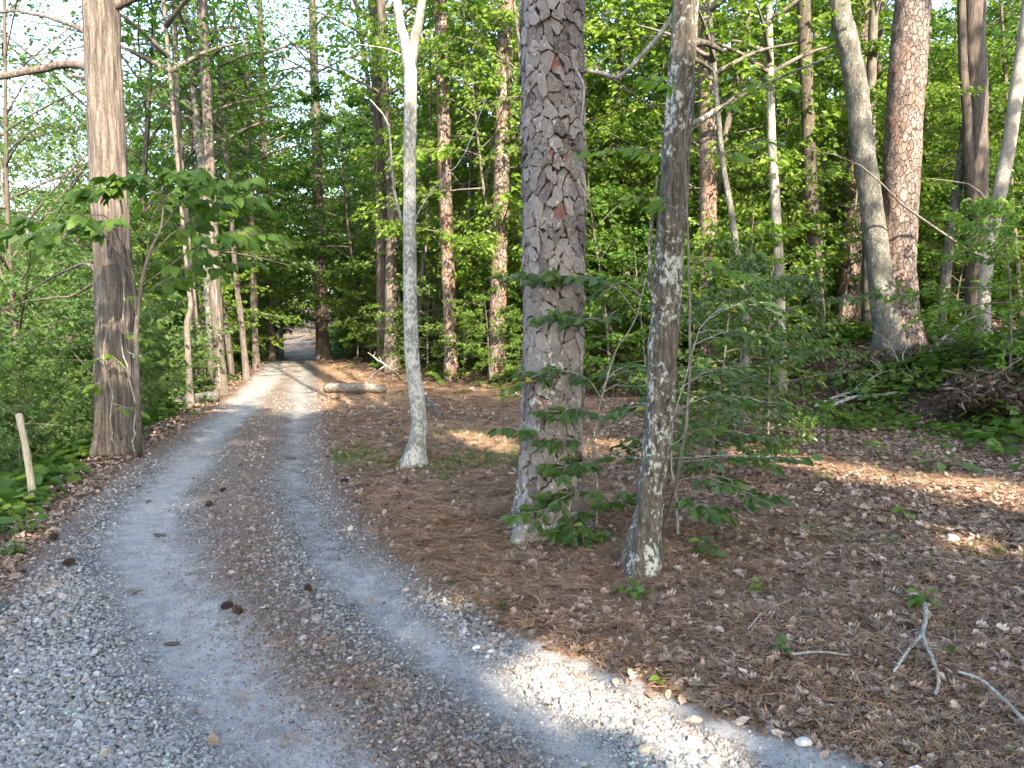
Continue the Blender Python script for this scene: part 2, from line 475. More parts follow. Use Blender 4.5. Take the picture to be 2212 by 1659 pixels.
def cone_mat():
    m = NT("pine_cone")
    m.color(m.ramp(m.attr("tone"), [(0, (.016, .012, .010)), (.7, (.042, .031, .025)), (1, (.12, .09, .07))]))
    return m.m
M['cone'] = cone_mat()

def ground_mat(name):
    m = NT(name)
    P = m.n("ShaderNodeTexCoord").outputs["Object"]
    n1 = m.noise(P, 1.7, 5, .65); n2 = m.noise(P, 9, 5, .65); n3 = m.noise(P, 48, 4, .7); n4 = m.noise(P, 160, 3, .7)
    def soft(a, amp=.5, lo=.35, hi=.65):
        x = m.math('ADD', a, m.math('MULTIPLY', m.math('SUBTRACT', m.math('ADD', m.math('MULTIPLY', n2, .6), m.math('MULTIPLY', n3, .4)), .5), amp))
        return m.mapr(x, lo, hi)
    road = soft(m.attr("road"), 1.2); dust = soft(m.math('ADD', m.attr("dust"), m.math('MULTIPLY', m.math('SUBTRACT', n1, .5), .7)), 1.5, .25, .9); mid = soft(m.attr("mid"), 1.0, .3, .8)
    strw = soft(m.attr("straw"), 1.0, .3, .7); moss = soft(m.attr("moss"), 1.4, .35, .7); humus = soft(m.attr("humus"), 1.0, .3, .7)
    litter = m.ramp(m.math('ADD', m.math('MULTIPLY', n3, .6), m.math('MULTIPLY', n2, .5)), [(.38, (.055, .037, .027)), (.55, (.14, .092, .066)), (.72, (.25, .175, .128))])
    stv = m.noise(m.n("ShaderNodeMapping", {"Vector": P, "Scale": (70, 30, 30)}).outputs[0], 1.0, 4, .7, 1.5)
    straw = m.ramp(stv, [(.32, (.17, .105, .065)), (.55, (.32, .215, .135)), (.75, (.46, .34, .225))])
    c = m.mix(strw, litter, straw)
    c = m.mix(humus, c, m.ramp(n3, [(.3, (.022, .016, .012)), (.7, (.075, .05, .036))]))
    c = m.mix(moss, c, m.ramp(n3, [(.3, (.06, .075, .022)), (.7, (.15, .16, .06))]))
    # gravel
    vc = m.vor(P, 52, 'F1', "Color"); vd = m.vor(P, 52, 'F1', "Distance")
    g = m.n("ShaderNodeSeparateColor", {0: vc}).outputs[0]
    grav = m.ramp(g, [(0, (.07, .07, .07)), (.45, (.13, .132, .135)), (.8, (.21, .213, .217)), (1, (.33, .325, .31))])
    grav = m.mix(m.mapr(vd, .35, .75), grav, (.06, .055, .05))
    midc = m.ramp(m.math('ADD', m.math('MULTIPLY', n3, .5), m.math('MULTIPLY', n4, .5)), [(.35, (.085, .062, .050)), (.52, (.18, .142, .118)), (.68, (.31, .262, .228))])
    grav = m.mix(m.math('MULTIPLY', mid, .85), grav, midc)
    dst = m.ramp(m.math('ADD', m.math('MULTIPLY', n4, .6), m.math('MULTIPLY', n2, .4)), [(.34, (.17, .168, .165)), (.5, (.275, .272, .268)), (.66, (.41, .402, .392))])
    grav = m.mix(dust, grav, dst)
    c = m.mix(road, c, grav)
    h_l = m.math('ADD', m.math('MULTIPLY', n3, 1.2), m.math('MULTIPLY', n4, .5))
    h_g = m.math('ADD', m.math('MULTIPLY', m.math('SUBTRACT', 1.0, vd), m.math('SUBTRACT', 1.15, dust)), m.math('ADD', m.math('MULTIPLY', n4, .45), m.math('MULTIPLY', n3, .5)))
    hh = m.math('ADD', m.math('MULTIPLY', h_l, m.math('SUBTRACT', 1.0, road)), m.math('MULTIPLY', h_g, road))
    m.color(c).normal(m.bump(hh, .8, .02)); m.p.inputs["Roughness"].default_value = .92
    m.p.inputs["Specular IOR Level"].default_value = .15
    return m.m
M['ground'] = ground_mat("forest_floor")
# ------------------------------------------------------------------ the ground and the road: one grid, split into two sheets
def axis(fine0, fine1, step, lo, hi, grow=1.13):
    a = list(np.arange(fine0, fine1 + 1e-6, step))
    s = step
    while a[-1] < hi: s *= grow; a.append(a[-1] + s)
    s = step; b = []
    x = a[0]
    while x > lo: s *= grow; x -= s; b.append(x)
    return np.array(b[::-1] + a)
gx = axis(-7.5, 6.5, .062, -300, 300)
gy = axis(2.2, 13.5, .062, -120, 420)
XX, YY = np.meshgrid(gx, gy)
ZZ = height(XX, YY)
nx, ny = len(gx), len(gy)
sdR = road_sd(XX, YY)
lo_ = left_off(XX, YY)
dB = seg_dist(XX, YY, BANK_FOOT); inB = inside(XX, YY, BANK_POLY)
def wob(x, y):
    return x + .17 * fbm(x * 2.3, y * 1.1, 7.0, 4), y + .12 * fbm(x * 2.3, y * 2.3, 9.0, 4)
WX, WY = wob(XX, YY)
g_ = lambda P, w: np.exp(-(seg_dist(WX, WY, P) / w) ** 2)
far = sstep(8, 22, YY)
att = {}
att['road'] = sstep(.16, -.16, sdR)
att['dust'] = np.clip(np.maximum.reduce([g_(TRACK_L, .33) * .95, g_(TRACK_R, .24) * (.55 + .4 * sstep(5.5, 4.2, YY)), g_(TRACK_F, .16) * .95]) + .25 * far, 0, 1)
att['mid'] = np.clip(np.maximum.reduce([g_(MIDDLE, .40), .8 * sstep(-.40, -.08, sdR) * (YY > 4.4)]) - .3 * g_(STONY, .3), 0, 1)
Pm = [flat(*p) for p in [(700, 985), (800, 1000), (960, 1010), (1090, 1000)]]
att['moss'] = np.maximum.reduce([1.0 * g_(Pm, .42), .75 * g_([flat(1760, 1165), flat(1950, 1185), flat(2150, 1215)], .16), .5 * g_([flat(860, 960), flat(1020, 930)], .35)]) * (sdR > 0)
att['straw'] = np.clip(np.maximum.reduce([1.0 * g_([flat(1560, 975), flat(1720, 1000), flat(1900, 1030), flat(2212, 1065)], .5),
    .9 * g_([flat(960, 935), flat(1110, 955), flat(1300, 980)], .75), .8 * g_([flat(700, 800), flat(740, 830), flat(800, 870)], .9),
    .55 * g_([flat(900, 1180), flat(1050, 1270), flat(1250, 1380)], .4)]) + .12, 0, 1) * (lo_ < 0)
att['humus'] = np.clip(.85 * (inB & (dB > .25)) + .9 * (lo_ > .3), 0, 1)

verts = np.stack([XX, YY, ZZ], -1).reshape(-1, 3)
ii = (np.arange(ny - 1)[:, None] * nx + np.arange(nx - 1)[None]).ravel()
quads = np.stack([ii, ii + 1, ii + nx + 1, ii + nx], -1)
fc = verts[quads].mean(1)
onroad = (road_sd(fc[:, 0], fc[:, 1]) < 0)
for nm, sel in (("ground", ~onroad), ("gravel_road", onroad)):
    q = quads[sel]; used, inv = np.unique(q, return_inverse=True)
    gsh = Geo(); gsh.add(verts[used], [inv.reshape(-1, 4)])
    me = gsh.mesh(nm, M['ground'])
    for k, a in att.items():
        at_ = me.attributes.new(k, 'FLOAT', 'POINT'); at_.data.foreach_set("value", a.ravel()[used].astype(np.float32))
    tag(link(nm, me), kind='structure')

# ------------------------------------------------------------------ scattered stuff (geometry nodes on point clouds)
def proto_collection(name, meshes):
    c = bpy.data.collections.new(name)
    for k, me in enumerate(meshes):
        c.objects.link(bpy.data.objects.new(f"{name}_{k:02d}", me))
    return c
def scatter(name, label, cat, pts, rot, scl, idx, tint, coll, brown=None):
    n = len(pts)
    me = bpy.data.meshes.new(name)
    me.vertices.add(n); me.vertices.foreach_set("co", np.asarray(pts, np.float32).ravel())
    for nm, typ, key, arr in (("rot", 'FLOAT_VECTOR', "vector", rot), ("scl", 'FLOAT_VECTOR', "vector", scl), ("idx", 'INT', "value", idx), ("tint", 'FLOAT', "value", tint), ("brown", 'FLOAT', "value", np.zeros(n) if brown is None else brown)):
        a = me.attributes.new(nm, typ, 'POINT')
        a.data.foreach_set(key, np.asarray(arr, np.int32 if typ == 'INT' else np.float32).ravel())
    me.update()
    o = link(name, me); tag(o, label, cat, kind='stuff')
    ng = bpy.data.node_groups.new(name + "_scatter", 'GeometryNodeTree')
    ng.interface.new_socket("Geometry", in_out='INPUT', socket_type='NodeSocketGeometry')
    ng.interface.new_socket("Geometry", in_out='OUTPUT', socket_type='NodeSocketGeometry')
    N = ng.nodes.new; L = ng.links.new
    gi, go = N("NodeGroupInput"), N("NodeGroupOutput")
    ip = N("GeometryNodeInstanceOnPoints"); ci = N("GeometryNodeCollectionInfo")
    ci.inputs[0].default_value = coll; ci.inputs["Separate Children"].default_value = True; ci.inputs["Reset Children"].default_value = True
    def na(nm, t):
        a = N("GeometryNodeInputNamedAttribute"); a.data_type = t; a.inputs[0].default_value = nm
        return a.outputs[0]
    e = N("FunctionNodeEulerToRotation"); L(na("rot", 'FLOAT_VECTOR'), e.inputs[0])
    L(gi.outputs[0], ip.inputs["Points"]); L(ci.outputs[0], ip.inputs["Instance"])
    ip.inputs["Pick Instance"].default_value = True
    L(na("idx", 'INT'), ip.inputs["Instance Index"]); L(e.outputs[0], ip.inputs["Rotation"]); L(na("scl", 'FLOAT_VECTOR'), ip.inputs["Scale"])
    L(ip.outputs[0], go.inputs[0])
    md = o.modifiers.new("scatter", 'NODES'); md.node_group = ng
    return o

def polar(n, r0, r1, a0=-41, a1=41, power=1.0):
    r = r0 * (r1 / r0) ** (rng.random(n) ** power)
    a = np.radians(rng.uniform(a0, a1, n))
    return r * np.sin(a), r * np.cos(a)

# crushed stone
def stone_mesh(k):
    r = np.random.default_rng(100 + k)
    import bmesh
    bm = bmesh.new()
    bmesh.ops.create_icosphere(bm, subdivisions=1, radius=1)
    for _ in range(5):                                   # flat broken facets
        nn = unit(r.normal(size=3)); dd = r.uniform(.55, .8)
        for v in bm.verts:
            t = float(np.dot(v.co, nn))
            if t > dd: v.co -= Vector(nn * (t - dd))
    sx = Vector((1, r.uniform(.6, .9), r.uniform(.4, .65)))
    for v in bm.verts: v.co = Vector((v.co.x * sx.x, v.co.y * sx.y, v.co.z * sx.z)) * r.uniform(.93, 1.07)
    me = bpy.data.meshes.new("stone"); bm.to_mesh(me); bm.free()
    me.materials.append(M['stone'])
    return me
stones = proto_collection("stone", [stone_mesh(k) for k in range(10)])
x, y = polar(360000, 2.45, 17)
sd = road_sd(x, y); wx, wy = wob(x, y)
du = np.maximum.reduce([np.exp(-(seg_dist(wx, wy, P) / w) ** 2) for P, w in ((TRACK_L, .36), (TRACK_R, .27), (TRACK_F, .2))])
mi = np.exp(-(seg_dist(wx, wy, MIDDLE) / .42) ** 2)
st = np.exp(-(seg_dist(x, y, STONY) / .2) ** 2)
patch = .5 + .9 * fbm(x * 1.6, y * 1.6, 4.0, 3)
prob = np.clip(.70 + .5 * patch - .72 * du - .52 * mi + .8 * st, .42, 1) * np.where(sd < 0, sstep(.02, -.25, sd) * .8 + .2, .25 * np.exp(-(sd / .14) ** 2) + .012 * (sd < 1.2))
keep = rng.random(len(x)) < prob
x, y, st, du, mi, sdk = x[keep], y[keep], st[keep], du[keep], mi[keep], sd[keep]
n = len(x)
r = np.hypot(x, y)
size = (.0062 + .0150 * rng.random(n) ** 2.4) * (1 + .45 * st) * (1 - .58 * np.clip(du, 0, 1)) * (1 + .02 * r)
big = rng.random(n) < .02 + .02 * st
size = np.where(big, size * rng.uniform(1.5, 2.0, n), size)
z = height(x, y) + size * .22
tint = np.clip(rng.normal(.40, .21, n) + .03 * st + np.where(mi > .4, rng.normal(0, .1, n), 0) + .1 * (rng.random(n) < .06), 0, 1)
scatter("gravel", "loose grey crushed stone scattered over the gravel road", "gravel", np.stack([x, y, z], 1),
        np.stack([rng.normal(0, .55, n), rng.normal(0, .55, n), rng.uniform(0, 6.28, n)], 1), np.repeat(size[:, None], 3, 1),
        rng.integers(0, 10, n), tint, stones, np.clip((mi * 1.25 - .15) * rng.uniform(.5, 1.2, n) + .75 * sstep(-.5, -.1, sdk) * (rng.random(n) < .6), 0, 1))

# fallen leaves
def dead_leaf_mesh(k):
    r = np.random.default_rng(200 + k)
    oak = k % 2 == 0
    m = 10 if oak else 8
    u = np.linspace(0, 1, m)
    w = np.sin(np.pi * u ** .8) * (.30 if oak else .23)
    if oak: w = w * np.where(np.arange(m) % 2 == 1, 1.3, .62)
    w[0] = .012; w[-1] = .012
    curl = r.uniform(-.3, 1.0); bend = r.uniform(-.4, .5); tw = r.uniform(-.9, .9)
    V = []
    for i in range(m):
        for s in (-1, 0, 1):
            a = s * w[i] * (1 + r.normal(0, .06))
            zc = curl * a * a * 3.2 + bend * (u[i] - .5) ** 2 * 1.2 + tw * a * (u[i] - .5) + r.normal(0, .012)
            V.append((u[i] - .5, a + r.normal(0, .012), zc))
    f = []
    for i in range(m - 1):
        for s in (0, 1): f.append([3 * i + s, 3 * i + s + 1, 3 * i + s + 4, 3 * i + s + 3])
    g = Geo(); g.add(V, [np.array(f)])
    return g.mesh("dead_leaf", M['dead_leaf'])
dls = proto_collection("dead_leaf", [dead_leaf_mesh(k) for k in range(12)])
x, y = polar(220000, 2.45, 26)
sd = road_sd(x, y); lo2 = left_off(x, y)
dBp = seg_dist(x, y, BANK_FOOT); ib = inside(x, y, BANK_POLY)
right = sstep(-1.2, 1.2, x - .2 * (y - 3))
moss_p = np.exp(-(seg_dist(x, y, Pm) / .4) ** 2)
pat = .5 + .5 * fbm(x * .9, y * .9, 8.0, 3)
prob = np.where(lo2 > 0, .75, .16 + .75 * right * (.5 + .8 * pat)) * (1 - .6 * moss_p) * np.where(ib, .75, 1)
SAND = [flat(1480, 965), flat(1720, 1000), flat(1900, 1030), flat(2212, 1065)]
sand = np.exp(-(seg_dist(x, y, SAND) / .38) ** 2)
prob = prob * (1 - .72 * sand) * sstep(-.05, .22, sd) + .0025 * (sd < 0)
keep = rng.random(len(x)) < prob
x, y, sd = x[keep], y[keep], sd[keep]; n = len(x)
size = (.019 + .066 * rng.random(n) ** 1.6) * (1 + .012 * np.hypot(x, y))
z = height(x, y) + size * .12 + rng.random(n) * .02 * (sd > .1)
scatter("leaf_litter", "brown fallen leaves carpeting the forest floor beside the road", "leaf litter", np.stack([x, y, z], 1),
        np.stack([rng.normal(0, .38, n) + np.pi * (rng.random(n) < .5), rng.normal(0, .38, n), rng.uniform(0, 6.28, n)], 1),
        np.repeat(size[:, None], 3, 1), rng.integers(0, 12, n), np.clip(rng.beta(2.0, 2.6, n), 0, 1), dls)

# pine straw: small bunches of fallen needles
def straw_mesh(k):
    r = np.random.default_rng(300 + k)
    g = Geo()
    for i in range(7):
        a = r.uniform(0, 6.28); L = r.uniform(.55, 1.0); c = r.uniform(-.3, .3, 2); bd = r.uniform(-.25, .25); wd = .0085
        d = np.array([math.cos(a), math.sin(a)]); s = np.array([-d[1], d[0]])
        V = []
        for u in (-.5, -.15, .2, .5):
            p = c + d * u * L + s * (bd * u * u * 2)
            zz = r.uniform(.0, .10)
            V += [(*(p - s * wd), zz), (*(p + s * wd), zz + .006)]
        g.add(V, [np.array([[2 * j, 2 * j + 1, 2 * j + 3, 2 * j + 2] for j in range(3)])])
    return g.mesh("straw", M['straw'])
strs = proto_collection("straw", [straw_mesh(k) for k in range(8)])
x, y = polar(120000, 2.45, 20)
sd = road_sd(x, y); lo2 = left_off(x, y); ib = inside(x, y, BANK_POLY)
near = np.exp(-(np.hypot(x - .6, y - 5.4) / 1.8) ** 2)
prob = np.where(lo2 > 0, .10, .36 + .6 * near) * np.where(ib, .5, 1) * (1 - .5 * np.exp(-(seg_dist(x, y, SAND) / .38) ** 2)) * sstep(-.06, .3, sd) + .012 * (sd < 0) * np.exp(-(seg_dist(x, y, MIDDLE) / .3) ** 2)
keep = rng.random(len(x)) < prob
x, y, sd = x[keep], y[keep], sd[keep]
for fx, fy, fr in FEET[:3]:
    a_ = rng.uniform(0, 6.28, 260); r_ = fr * (.5 + 1.0 * rng.random(260))
    x = np.concatenate([x, fx + r_ * np.cos(a_)]); y = np.concatenate([y, fy + r_ * np.sin(a_)]); sd = np.concatenate([sd, np.ones(260)])
n = len(x)
size = rng.uniform(.10, .19, n)
scatter("pine_straw", "brown fallen pine needles strewn over the ground under the pines", "pine needles", np.stack([x, y, height(x, y) + .006 + .02 * rng.random(n) * (sd > .1)], 1),
        np.stack([rng.normal(0, .12, n), rng.normal(0, .12, n), rng.uniform(0, 6.28, n)], 1), np.repeat(size[:, None], 3, 1),
        rng.integers(0, 8, n), np.clip(rng.beta(2, 2.2, n), 0, 1), strs)

# grass blades and moss tufts on the clearing
def tuft_mesh(k):
    r = np.random.default_rng(400 + k)
    g = Geo()
    for i in range(9):
        a = r.uniform(0, 6.28); L = r.uniform(.5, 1.0); b = r.uniform(-.12, .12, 2); lean = r.uniform(.3, 1.1); w = .025
        d = np.array([math.cos(a), math.sin(a), 0]); s = np.array([-d[1], d[0], 0]); V = []
        for u in (0, .5, 1):
            p = np.array([*b, 0]) + d * lean * u * u * L * .7 + np.array([0, 0, u * L * (1 - .25 * u * lean)])
            V += [p - s * w * (1 - u * .9), p + s * w * (1 - u * .9)]
        g.add(V, [np.array([[0, 1, 3, 2], [2, 3, 5, 4]])])
    return g.mesh("tuft", M['blade'])
tufts = proto_collection("tuft", [tuft_mesh(k) for k in range(6)])
x, y = polar(110000, 2.45, 16)
sd = road_sd(x, y)
prob = np.maximum.reduce([1.0 * np.exp(-(seg_dist(x, y, Pm) / .42) ** 2), .6 * np.exp(-(seg_dist(x, y, [flat(1760, 1165), flat(1950, 1185), flat(2150, 1215)]) / .15) ** 2),
    .3 * np.exp(-(seg_dist(x, y, [flat(900, 950), flat(1090, 960)]) / .5) ** 2), .008 + 0 * x]) * (sd > .05) * (left_off(x, y) < 0)
prob *= np.clip(.5 + 1.2 * fbm(x * 3, y * 3, 3.0, 3), 0, 1)
keep = rng.random(len(x)) < prob
x, y = x[keep], y[keep]; n = len(x)
scatter("grass", "short thin grass in patches on the leafy clearing right of the road", "grass", np.stack([x, y, height(x, y)], 1),
        np.stack([rng.normal(0, .2, n), rng.normal(0, .2, n), rng.uniform(0, 6.28, n)], 1), np.repeat(rng.uniform(.05, .11, n)[:, None], 3, 1),
        rng.integers(0, 6, n), rng.random(n), tufts)

# low broad-leaved ground cover on the bank and down the ravine
def cover_mesh(k, mat, L0=1.0):
    r = np.random.default_rng(500 + k)
    g = Geo()
    n = 9
    az = r.uniform(0, 6.28, n); el = r.uniform(.25, 1.1, n); ln = r.uniform(.35, 1.0, n)
    p = np.stack([np.cos(az) * np.cos(el) * ln, np.sin(az) * np.cos(el) * ln, np.sin(el) * ln * .9], 1)
    d = np.stack([np.cos(az), np.sin(az), r.uniform(-.5, .1, n)], 1)
    nn = np.stack([r.normal(0, .3, n), r.normal(0, .3, n), np.ones(n)], 1)
    leaves(g, p, d, nn, r.uniform(.35, .6, n) * L0, r.uniform(.24, .42, n) * L0, 'oval', r.random(n))
    for q in p[:4]:
        tube(g, np.array([[0, 0, 0], q * .5 + [0, 0, .06], q]), [.012, .009, .006], 3, cap=False, tone=.2)
    return g.mesh("cover", mat)
covs = proto_collection("cover", [cover_mesh(k, M['cover']) for k in range(8)])
x, y = polar(62000, 5, 75, -43, 43, .75)
sd = road_sd(x, y); lo2 = left_off(x, y); ib = inside(x, y, BANK_POLY); dBp = seg_dist(x, y, BANK_FOOT)
pat = fbm(x * .8, y * .8, 6.0, 3)
prob = np.where(ib, .75 * np.clip(.45 + 1.3 * pat, .05, 1) * sstep(-.1, 1.2, dBp), np.where(lo2 > .25, .9 * np.clip(.6 + pat, .1, 1) * sstep(.3, 1.2, lo2), (.05 + .5 * (x > 2.5)) * np.exp(-dBp / .45) * np.clip(.5 + 1.3 * pat, .05, 1))) * (sd > .2)
keep = rng.random(len(x)) < prob
x, y = x[keep], y[keep]; n = len(x)
scatter("ground_cover", "low broad green leaves covering the bank and the ravine edge", "ground cover", np.stack([x, y, height(x, y) - .01], 1),
        np.stack([rng.normal(0, .2, n), rng.normal(0, .2, n), rng.uniform(0, 6.28, n)], 1), np.repeat((rng.uniform(.14, .36, n) * (1 + .012 * y))[:, None], 3, 1),
        rng.integers(0, 8, n), rng.random(n), covs)
# ------------------------------------------------------------------ gaps cut in the leaves to put sun patches at chosen spots
BEAMS = []                      # (point, radius)
def beam_px(px, py, depth, r): BEAMS.append((at(px, py, depth), r))
def beam_gr(px, py, r): BEAMS.append((ground(px, py), r))
D1, D2, D3, D4 = ground(250, 965)[1], ground(893, 1003)[1], ground(1185, 1140)[1], ground(1385, 1232)[1]
D6 = ground(1940, 752)[1]
for yy in range(-40, 400, 60): beam_px(225, yy, D1, .55)
for yy in range(-40, 150, 60): beam_px(885, yy, D2, .45)
for yy in (150, 230, 310): beam_px(1975, yy, D6, .5)
for yy in (480, 560, 640, 700): beam_px(1940, yy, D6, .45)
for yy in (120, 190, 260, 330, 400): beam_px(1085, yy, 16.5, .4)
for yy in (210, 270, 330): beam_px(957, yy, 17.5, .4)
for yy in (400, 460, 520, 580): beam_px(845, yy, 20, .45)
beam_gr(645, 872, .75); beam_gr(630, 835, .6); beam_gr(655, 805, .9); beam_gr(740, 820, .9); beam_gr(610, 790, .7); beam_gr(770, 845, .5)
for q in ((1640, 985), (1760, 1010), (1880, 1030), (2010, 1050), (2140, 1062)): beam_gr(*q, .40)
for q in ((1000, 948), (1070, 955), (1250, 965), (1330, 968)): beam_gr(*q, .35)
for q in ((900, 1310), (960, 1350), (1060, 1420), (1150, 1470), (1260, 1540), (1380, 1600), (1500, 1650), (1120, 1400), (1250, 1450), (1400, 1520), (1560, 1600)): beam_gr(*q, .10 + .07 * ((q[0] // 10) % 3) / 2)
for q in ((2130, 1190), (2040, 1150)): beam_gr(*q, .2)
BP = np.array([b[0] for b in BEAMS]); BR = np.array([b[1] for b in BEAMS])
def lit(p, margin=.0):
    """True where a leaf at p would stand in one of the sun beams"""
    out = np.zeros(len(p), bool)
    for q, r in zip(BP, BR):
        v = p - q; t = v @ S
        d = np.linalg.norm(v - t[:, None] * S, axis=1)
        out |= (t > 0) & (d < r + margin)
    return out

# ------------------------------------------------------------------ growth
def plant(seed, H, spread, nb, ntw, nlf, L, kind='diamond', z0=.15, z1=.98, r0=None, lean=.06, droop=.18, rise=.35, prof=1.0, twig_geo=True, wf=.62, flat_=1.0, hang=.45):
    """a stem with nearly level sprays; returns (wood, leaves)"""
    r = np.random.default_rng(seed)
    wood, lf = Geo(), Geo()
    if r0 is None: r0 = .011 * H ** .9
    n = 14
    t = np.linspace(0, 1, n)
    ph = r.uniform(0, 6.28, 4)
    ax = np.stack([lean * H * t ** 1.4 * math.cos(ph[0]) + .012 * H * np.sin(5 * t + ph[1]) * t, lean * H * t ** 1.4 * math.sin(ph[0]) + .012 * H * np.sin(6 * t + ph[2]) * t, H * t], 1)
    rad = r0 * (1 - .86 * t)
    tube(wood, ax, rad, 6, cap=True)
    for k in range(nb):
        tb = z0 + (z1 - z0) * (k + r.uniform(0, .9)) / nb
        az = 2.4 * k + r.uniform(-.6, .6)
        u_ = (tb - z0) / (z1 - z0)
        bl = spread * (.25 + math.sin(math.pi * min(1, .15 + .80 * u_)) ** prof) * r.uniform(.6, 1.1)
        base = np.array([np.interp(tb, t, ax[:, i]) for i in range(3)])
        u = np.linspace(0, 1, 6)
        hdir = np.array([math.cos(az), math.sin(az)]); sw = r.uniform(-.35, .35)
        el = rise * r.uniform(-.1, 2.4)
        hx = u * bl; sx = sw * u * u * bl
        B = np.stack([base[0] + hdir[0] * hx - hdir[1] * sx, base[1] + hdir[1] * hx + hdir[0] * sx, base[2] + el * hx - droop * bl * u * u], 1)
        rb = min(np.interp(tb, t, rad) * .55, .012 * bl + .003)
        tube(wood, B, rb * (1 - .8 * u) + .0012, 4, cap=False)
        for j in range(ntw):
            ub = .22 + .78 * (j + r.uniform(0, 1)) / ntw
            p0 = np.array([np.interp(ub, u, B[:, i]) for i in range(3)])
            bd = unit(B[-1] - B[2])
            sg = 1 if j % 2 else -1
            an = sg * r.uniform(.35, 1.1) if j < ntw - 1 else 0
            td = np.array([bd[0] * math.cos(an) - bd[1] * math.sin(an), bd[0] * math.sin(an) + bd[1] * math.cos(an), bd[2] * .7 + r.uniform(-.35, .35)])
            tl = bl * .38 * r.uniform(.6, 1.2) * (1.15 - .5 * ub) + .1
            if twig_geo: tube(wood, np.array([p0, p0 + td * tl * .5 + [0, 0, .01], p0 + td * tl - [0, 0, .04 * tl]]), [.0035, .0025, .0014], 3, cap=False)
            m = nlf
            uu = r.uniform(.08, 1.05, m)
            pos = p0 + td * (uu * tl)[:, None] + r.normal(0, .022 + .02 * bl * .3, (m, 3)) * [1, 1, 1.3]
            la = an * 0 + np.arctan2(td[1], td[0]) + r.choice([-1, 1], m) * r.uniform(.2, 1.3, m)
            d = np.stack([np.cos(la), np.sin(la), r.normal(-hang, .22, m)], 1)
            nn = np.stack([r.normal(0, flat_, m), r.normal(0, flat_, m), np.ones(m)], 1)
            ll = L * r.uniform(.6, 1.2, m)
            leaves(lf, pos, d, nn, ll, ll * wf, kind, r.random(m))
    return wood, lf

def kinds(name, geos, wood_mat, leaf_mat_, label, cat, group, trunk='trunk', crown='crown'):
    """first of its kind, kept aside as the source for copies"""
    root = bpy.data.objects.new(name, None)
    tag(root, label, cat, group)
    a = bpy.data.objects.new(trunk, geos[0].mesh(trunk, wood_mat)); a.parent = root
    b = bpy.data.objects.new(crown, geos[1].mesh(crown, leaf_mat_, False)); b.parent = root
    KIDS[root.name] = [a, b]
    return root

# ------------------------------------------------------------------ the named trunks
def trunk_axis(spec, D):
    """spec: [(px, py, width px)] bottom to top, in the plane at depth D"""
    P = np.array([at(px, py, D) for px, py, w in spec]); W = np.array([w * D / F / 2 for *_, w in spec])
    g = hz(P[0][0], D)
    P[0][2] = min(P[0][2], g - .06)
    return P, W
def extend(P, W, H, r_top):
    d = unit(P[-1] - P[-2] if len(P) > 1 else np.array([0, 0, 1.0]))
    d = unit(d * [.6, .6, 1]); L = max(H - P[-1][2], .5)
    k = np.linspace(.25, 1, 4)[:, None]
    return np.vstack([P, P[-1] + d * L * k]), np.concatenate([W, W[-1] + (r_top - W[-1]) * k[:, 0]])
def sample_axis(P, W, step):
    L = np.linalg.norm(np.diff(P, axis=0), axis=1).sum()
    n = max(8, int(L / step))
    Q = catmull(P, n)
    s = np.concatenate([[0], np.cumsum(np.linalg.norm(np.diff(P, axis=0), axis=1))])
    q = np.concatenate([[0], np.cumsum(np.linalg.norm(np.diff(Q, axis=0), axis=1))]); q = q / q[-1] * s[-1]
    return Q, np.interp(q, s, W)
def flare(amt, h, lobes=0, ph=0.0):
    return lambda th, s, p, r=1.0: amt * np.exp(-s / h) * (1 + (.35 * np.sin(lobes * th + ph) if lobes else 0))
def rough(kind, base_r, fl=(.3, .3)):
    def f(th, s, p):
        x, y, z = p[..., 0], p[..., 1], p[..., 2]
        o = fl[0] * base_r * np.exp(-s / fl[1]) * (1 + .45 * np.sin(3 * th + 1.0) + .35 * np.sin(5 * th))
        o = o + base_r * .05 * fbm(x * 2.5, y * 2.5, z * 1.2)
        if kind == 'shag':
            a = fbm(x * 26, y * 26, z * 1.6, 3); o = o + .026 * np.abs(a) * 2 - .012 + .006 * fbm(x * 60, y * 60, z * 8, 2)
        elif kind == 'furrow':
            a = fbm(x * 34, y * 34, z * 6, 3); o = o + .009 * np.clip(a * 2, -1, 1) + .01 * fbm(x * 8, y * 8, z * 4, 2)
        elif kind == 'smooth':
            o = o + .003 * fbm(x * 20, y * 20, z * 9, 3)
        elif kind == 'pine':
            a = fbm(x * 16, y * 16, z * 6, 3); o = o + .010 * np.clip(a * 3, -1, 1)
        return o
    return f
def crown_cloud(c, rad, n, L, seed, kind='diamond', wf=.6, keep=None):
    r = np.random.default_rng(seed)
    v = unit(r.normal(size=(n, 3))) * (r.random(n) ** .45)[:, None]
    cl = fbm(v[:, 0] * 2.3 + seed, v[:, 1] * 2.3, v[:, 2] * 2.3, 3)
    v = v[cl > r.uniform(-.55, .25, n)]
    p = np.asarray(c) + v * np.asarray(rad)
    if keep is not None: p = p[keep(p, r)]
    p = p[~lit(p, .30 * L)]
    g = Geo(); m = len(p)
    if m == 0: return g
    la = r.uniform(0, 6.28, m); ll = L * r.uniform(.6, 1.3, m)
    leaves(g, p, np.stack([np.cos(la), np.sin(la), r.normal(-.2, .3, m)], 1), np.stack([r.normal(0, .5, m), r.normal(0, .5, m), np.ones(m)], 1), ll, ll * wf, kind, r.random(m))
    return g
def limb(geo, P, r0, r1, n=10, sides=6, wob=.02, seed=0):
    Q = catmull(P, n); L = np.linalg.norm(Q[-1] - Q[0])
    r = np.random.default_rng(seed)
    Q[1:-1] += r.normal(0, wob * L / n, (n - 2, 3))
    tube(geo, Q, np.linspace(r0, r1, n), sides)
    return Q
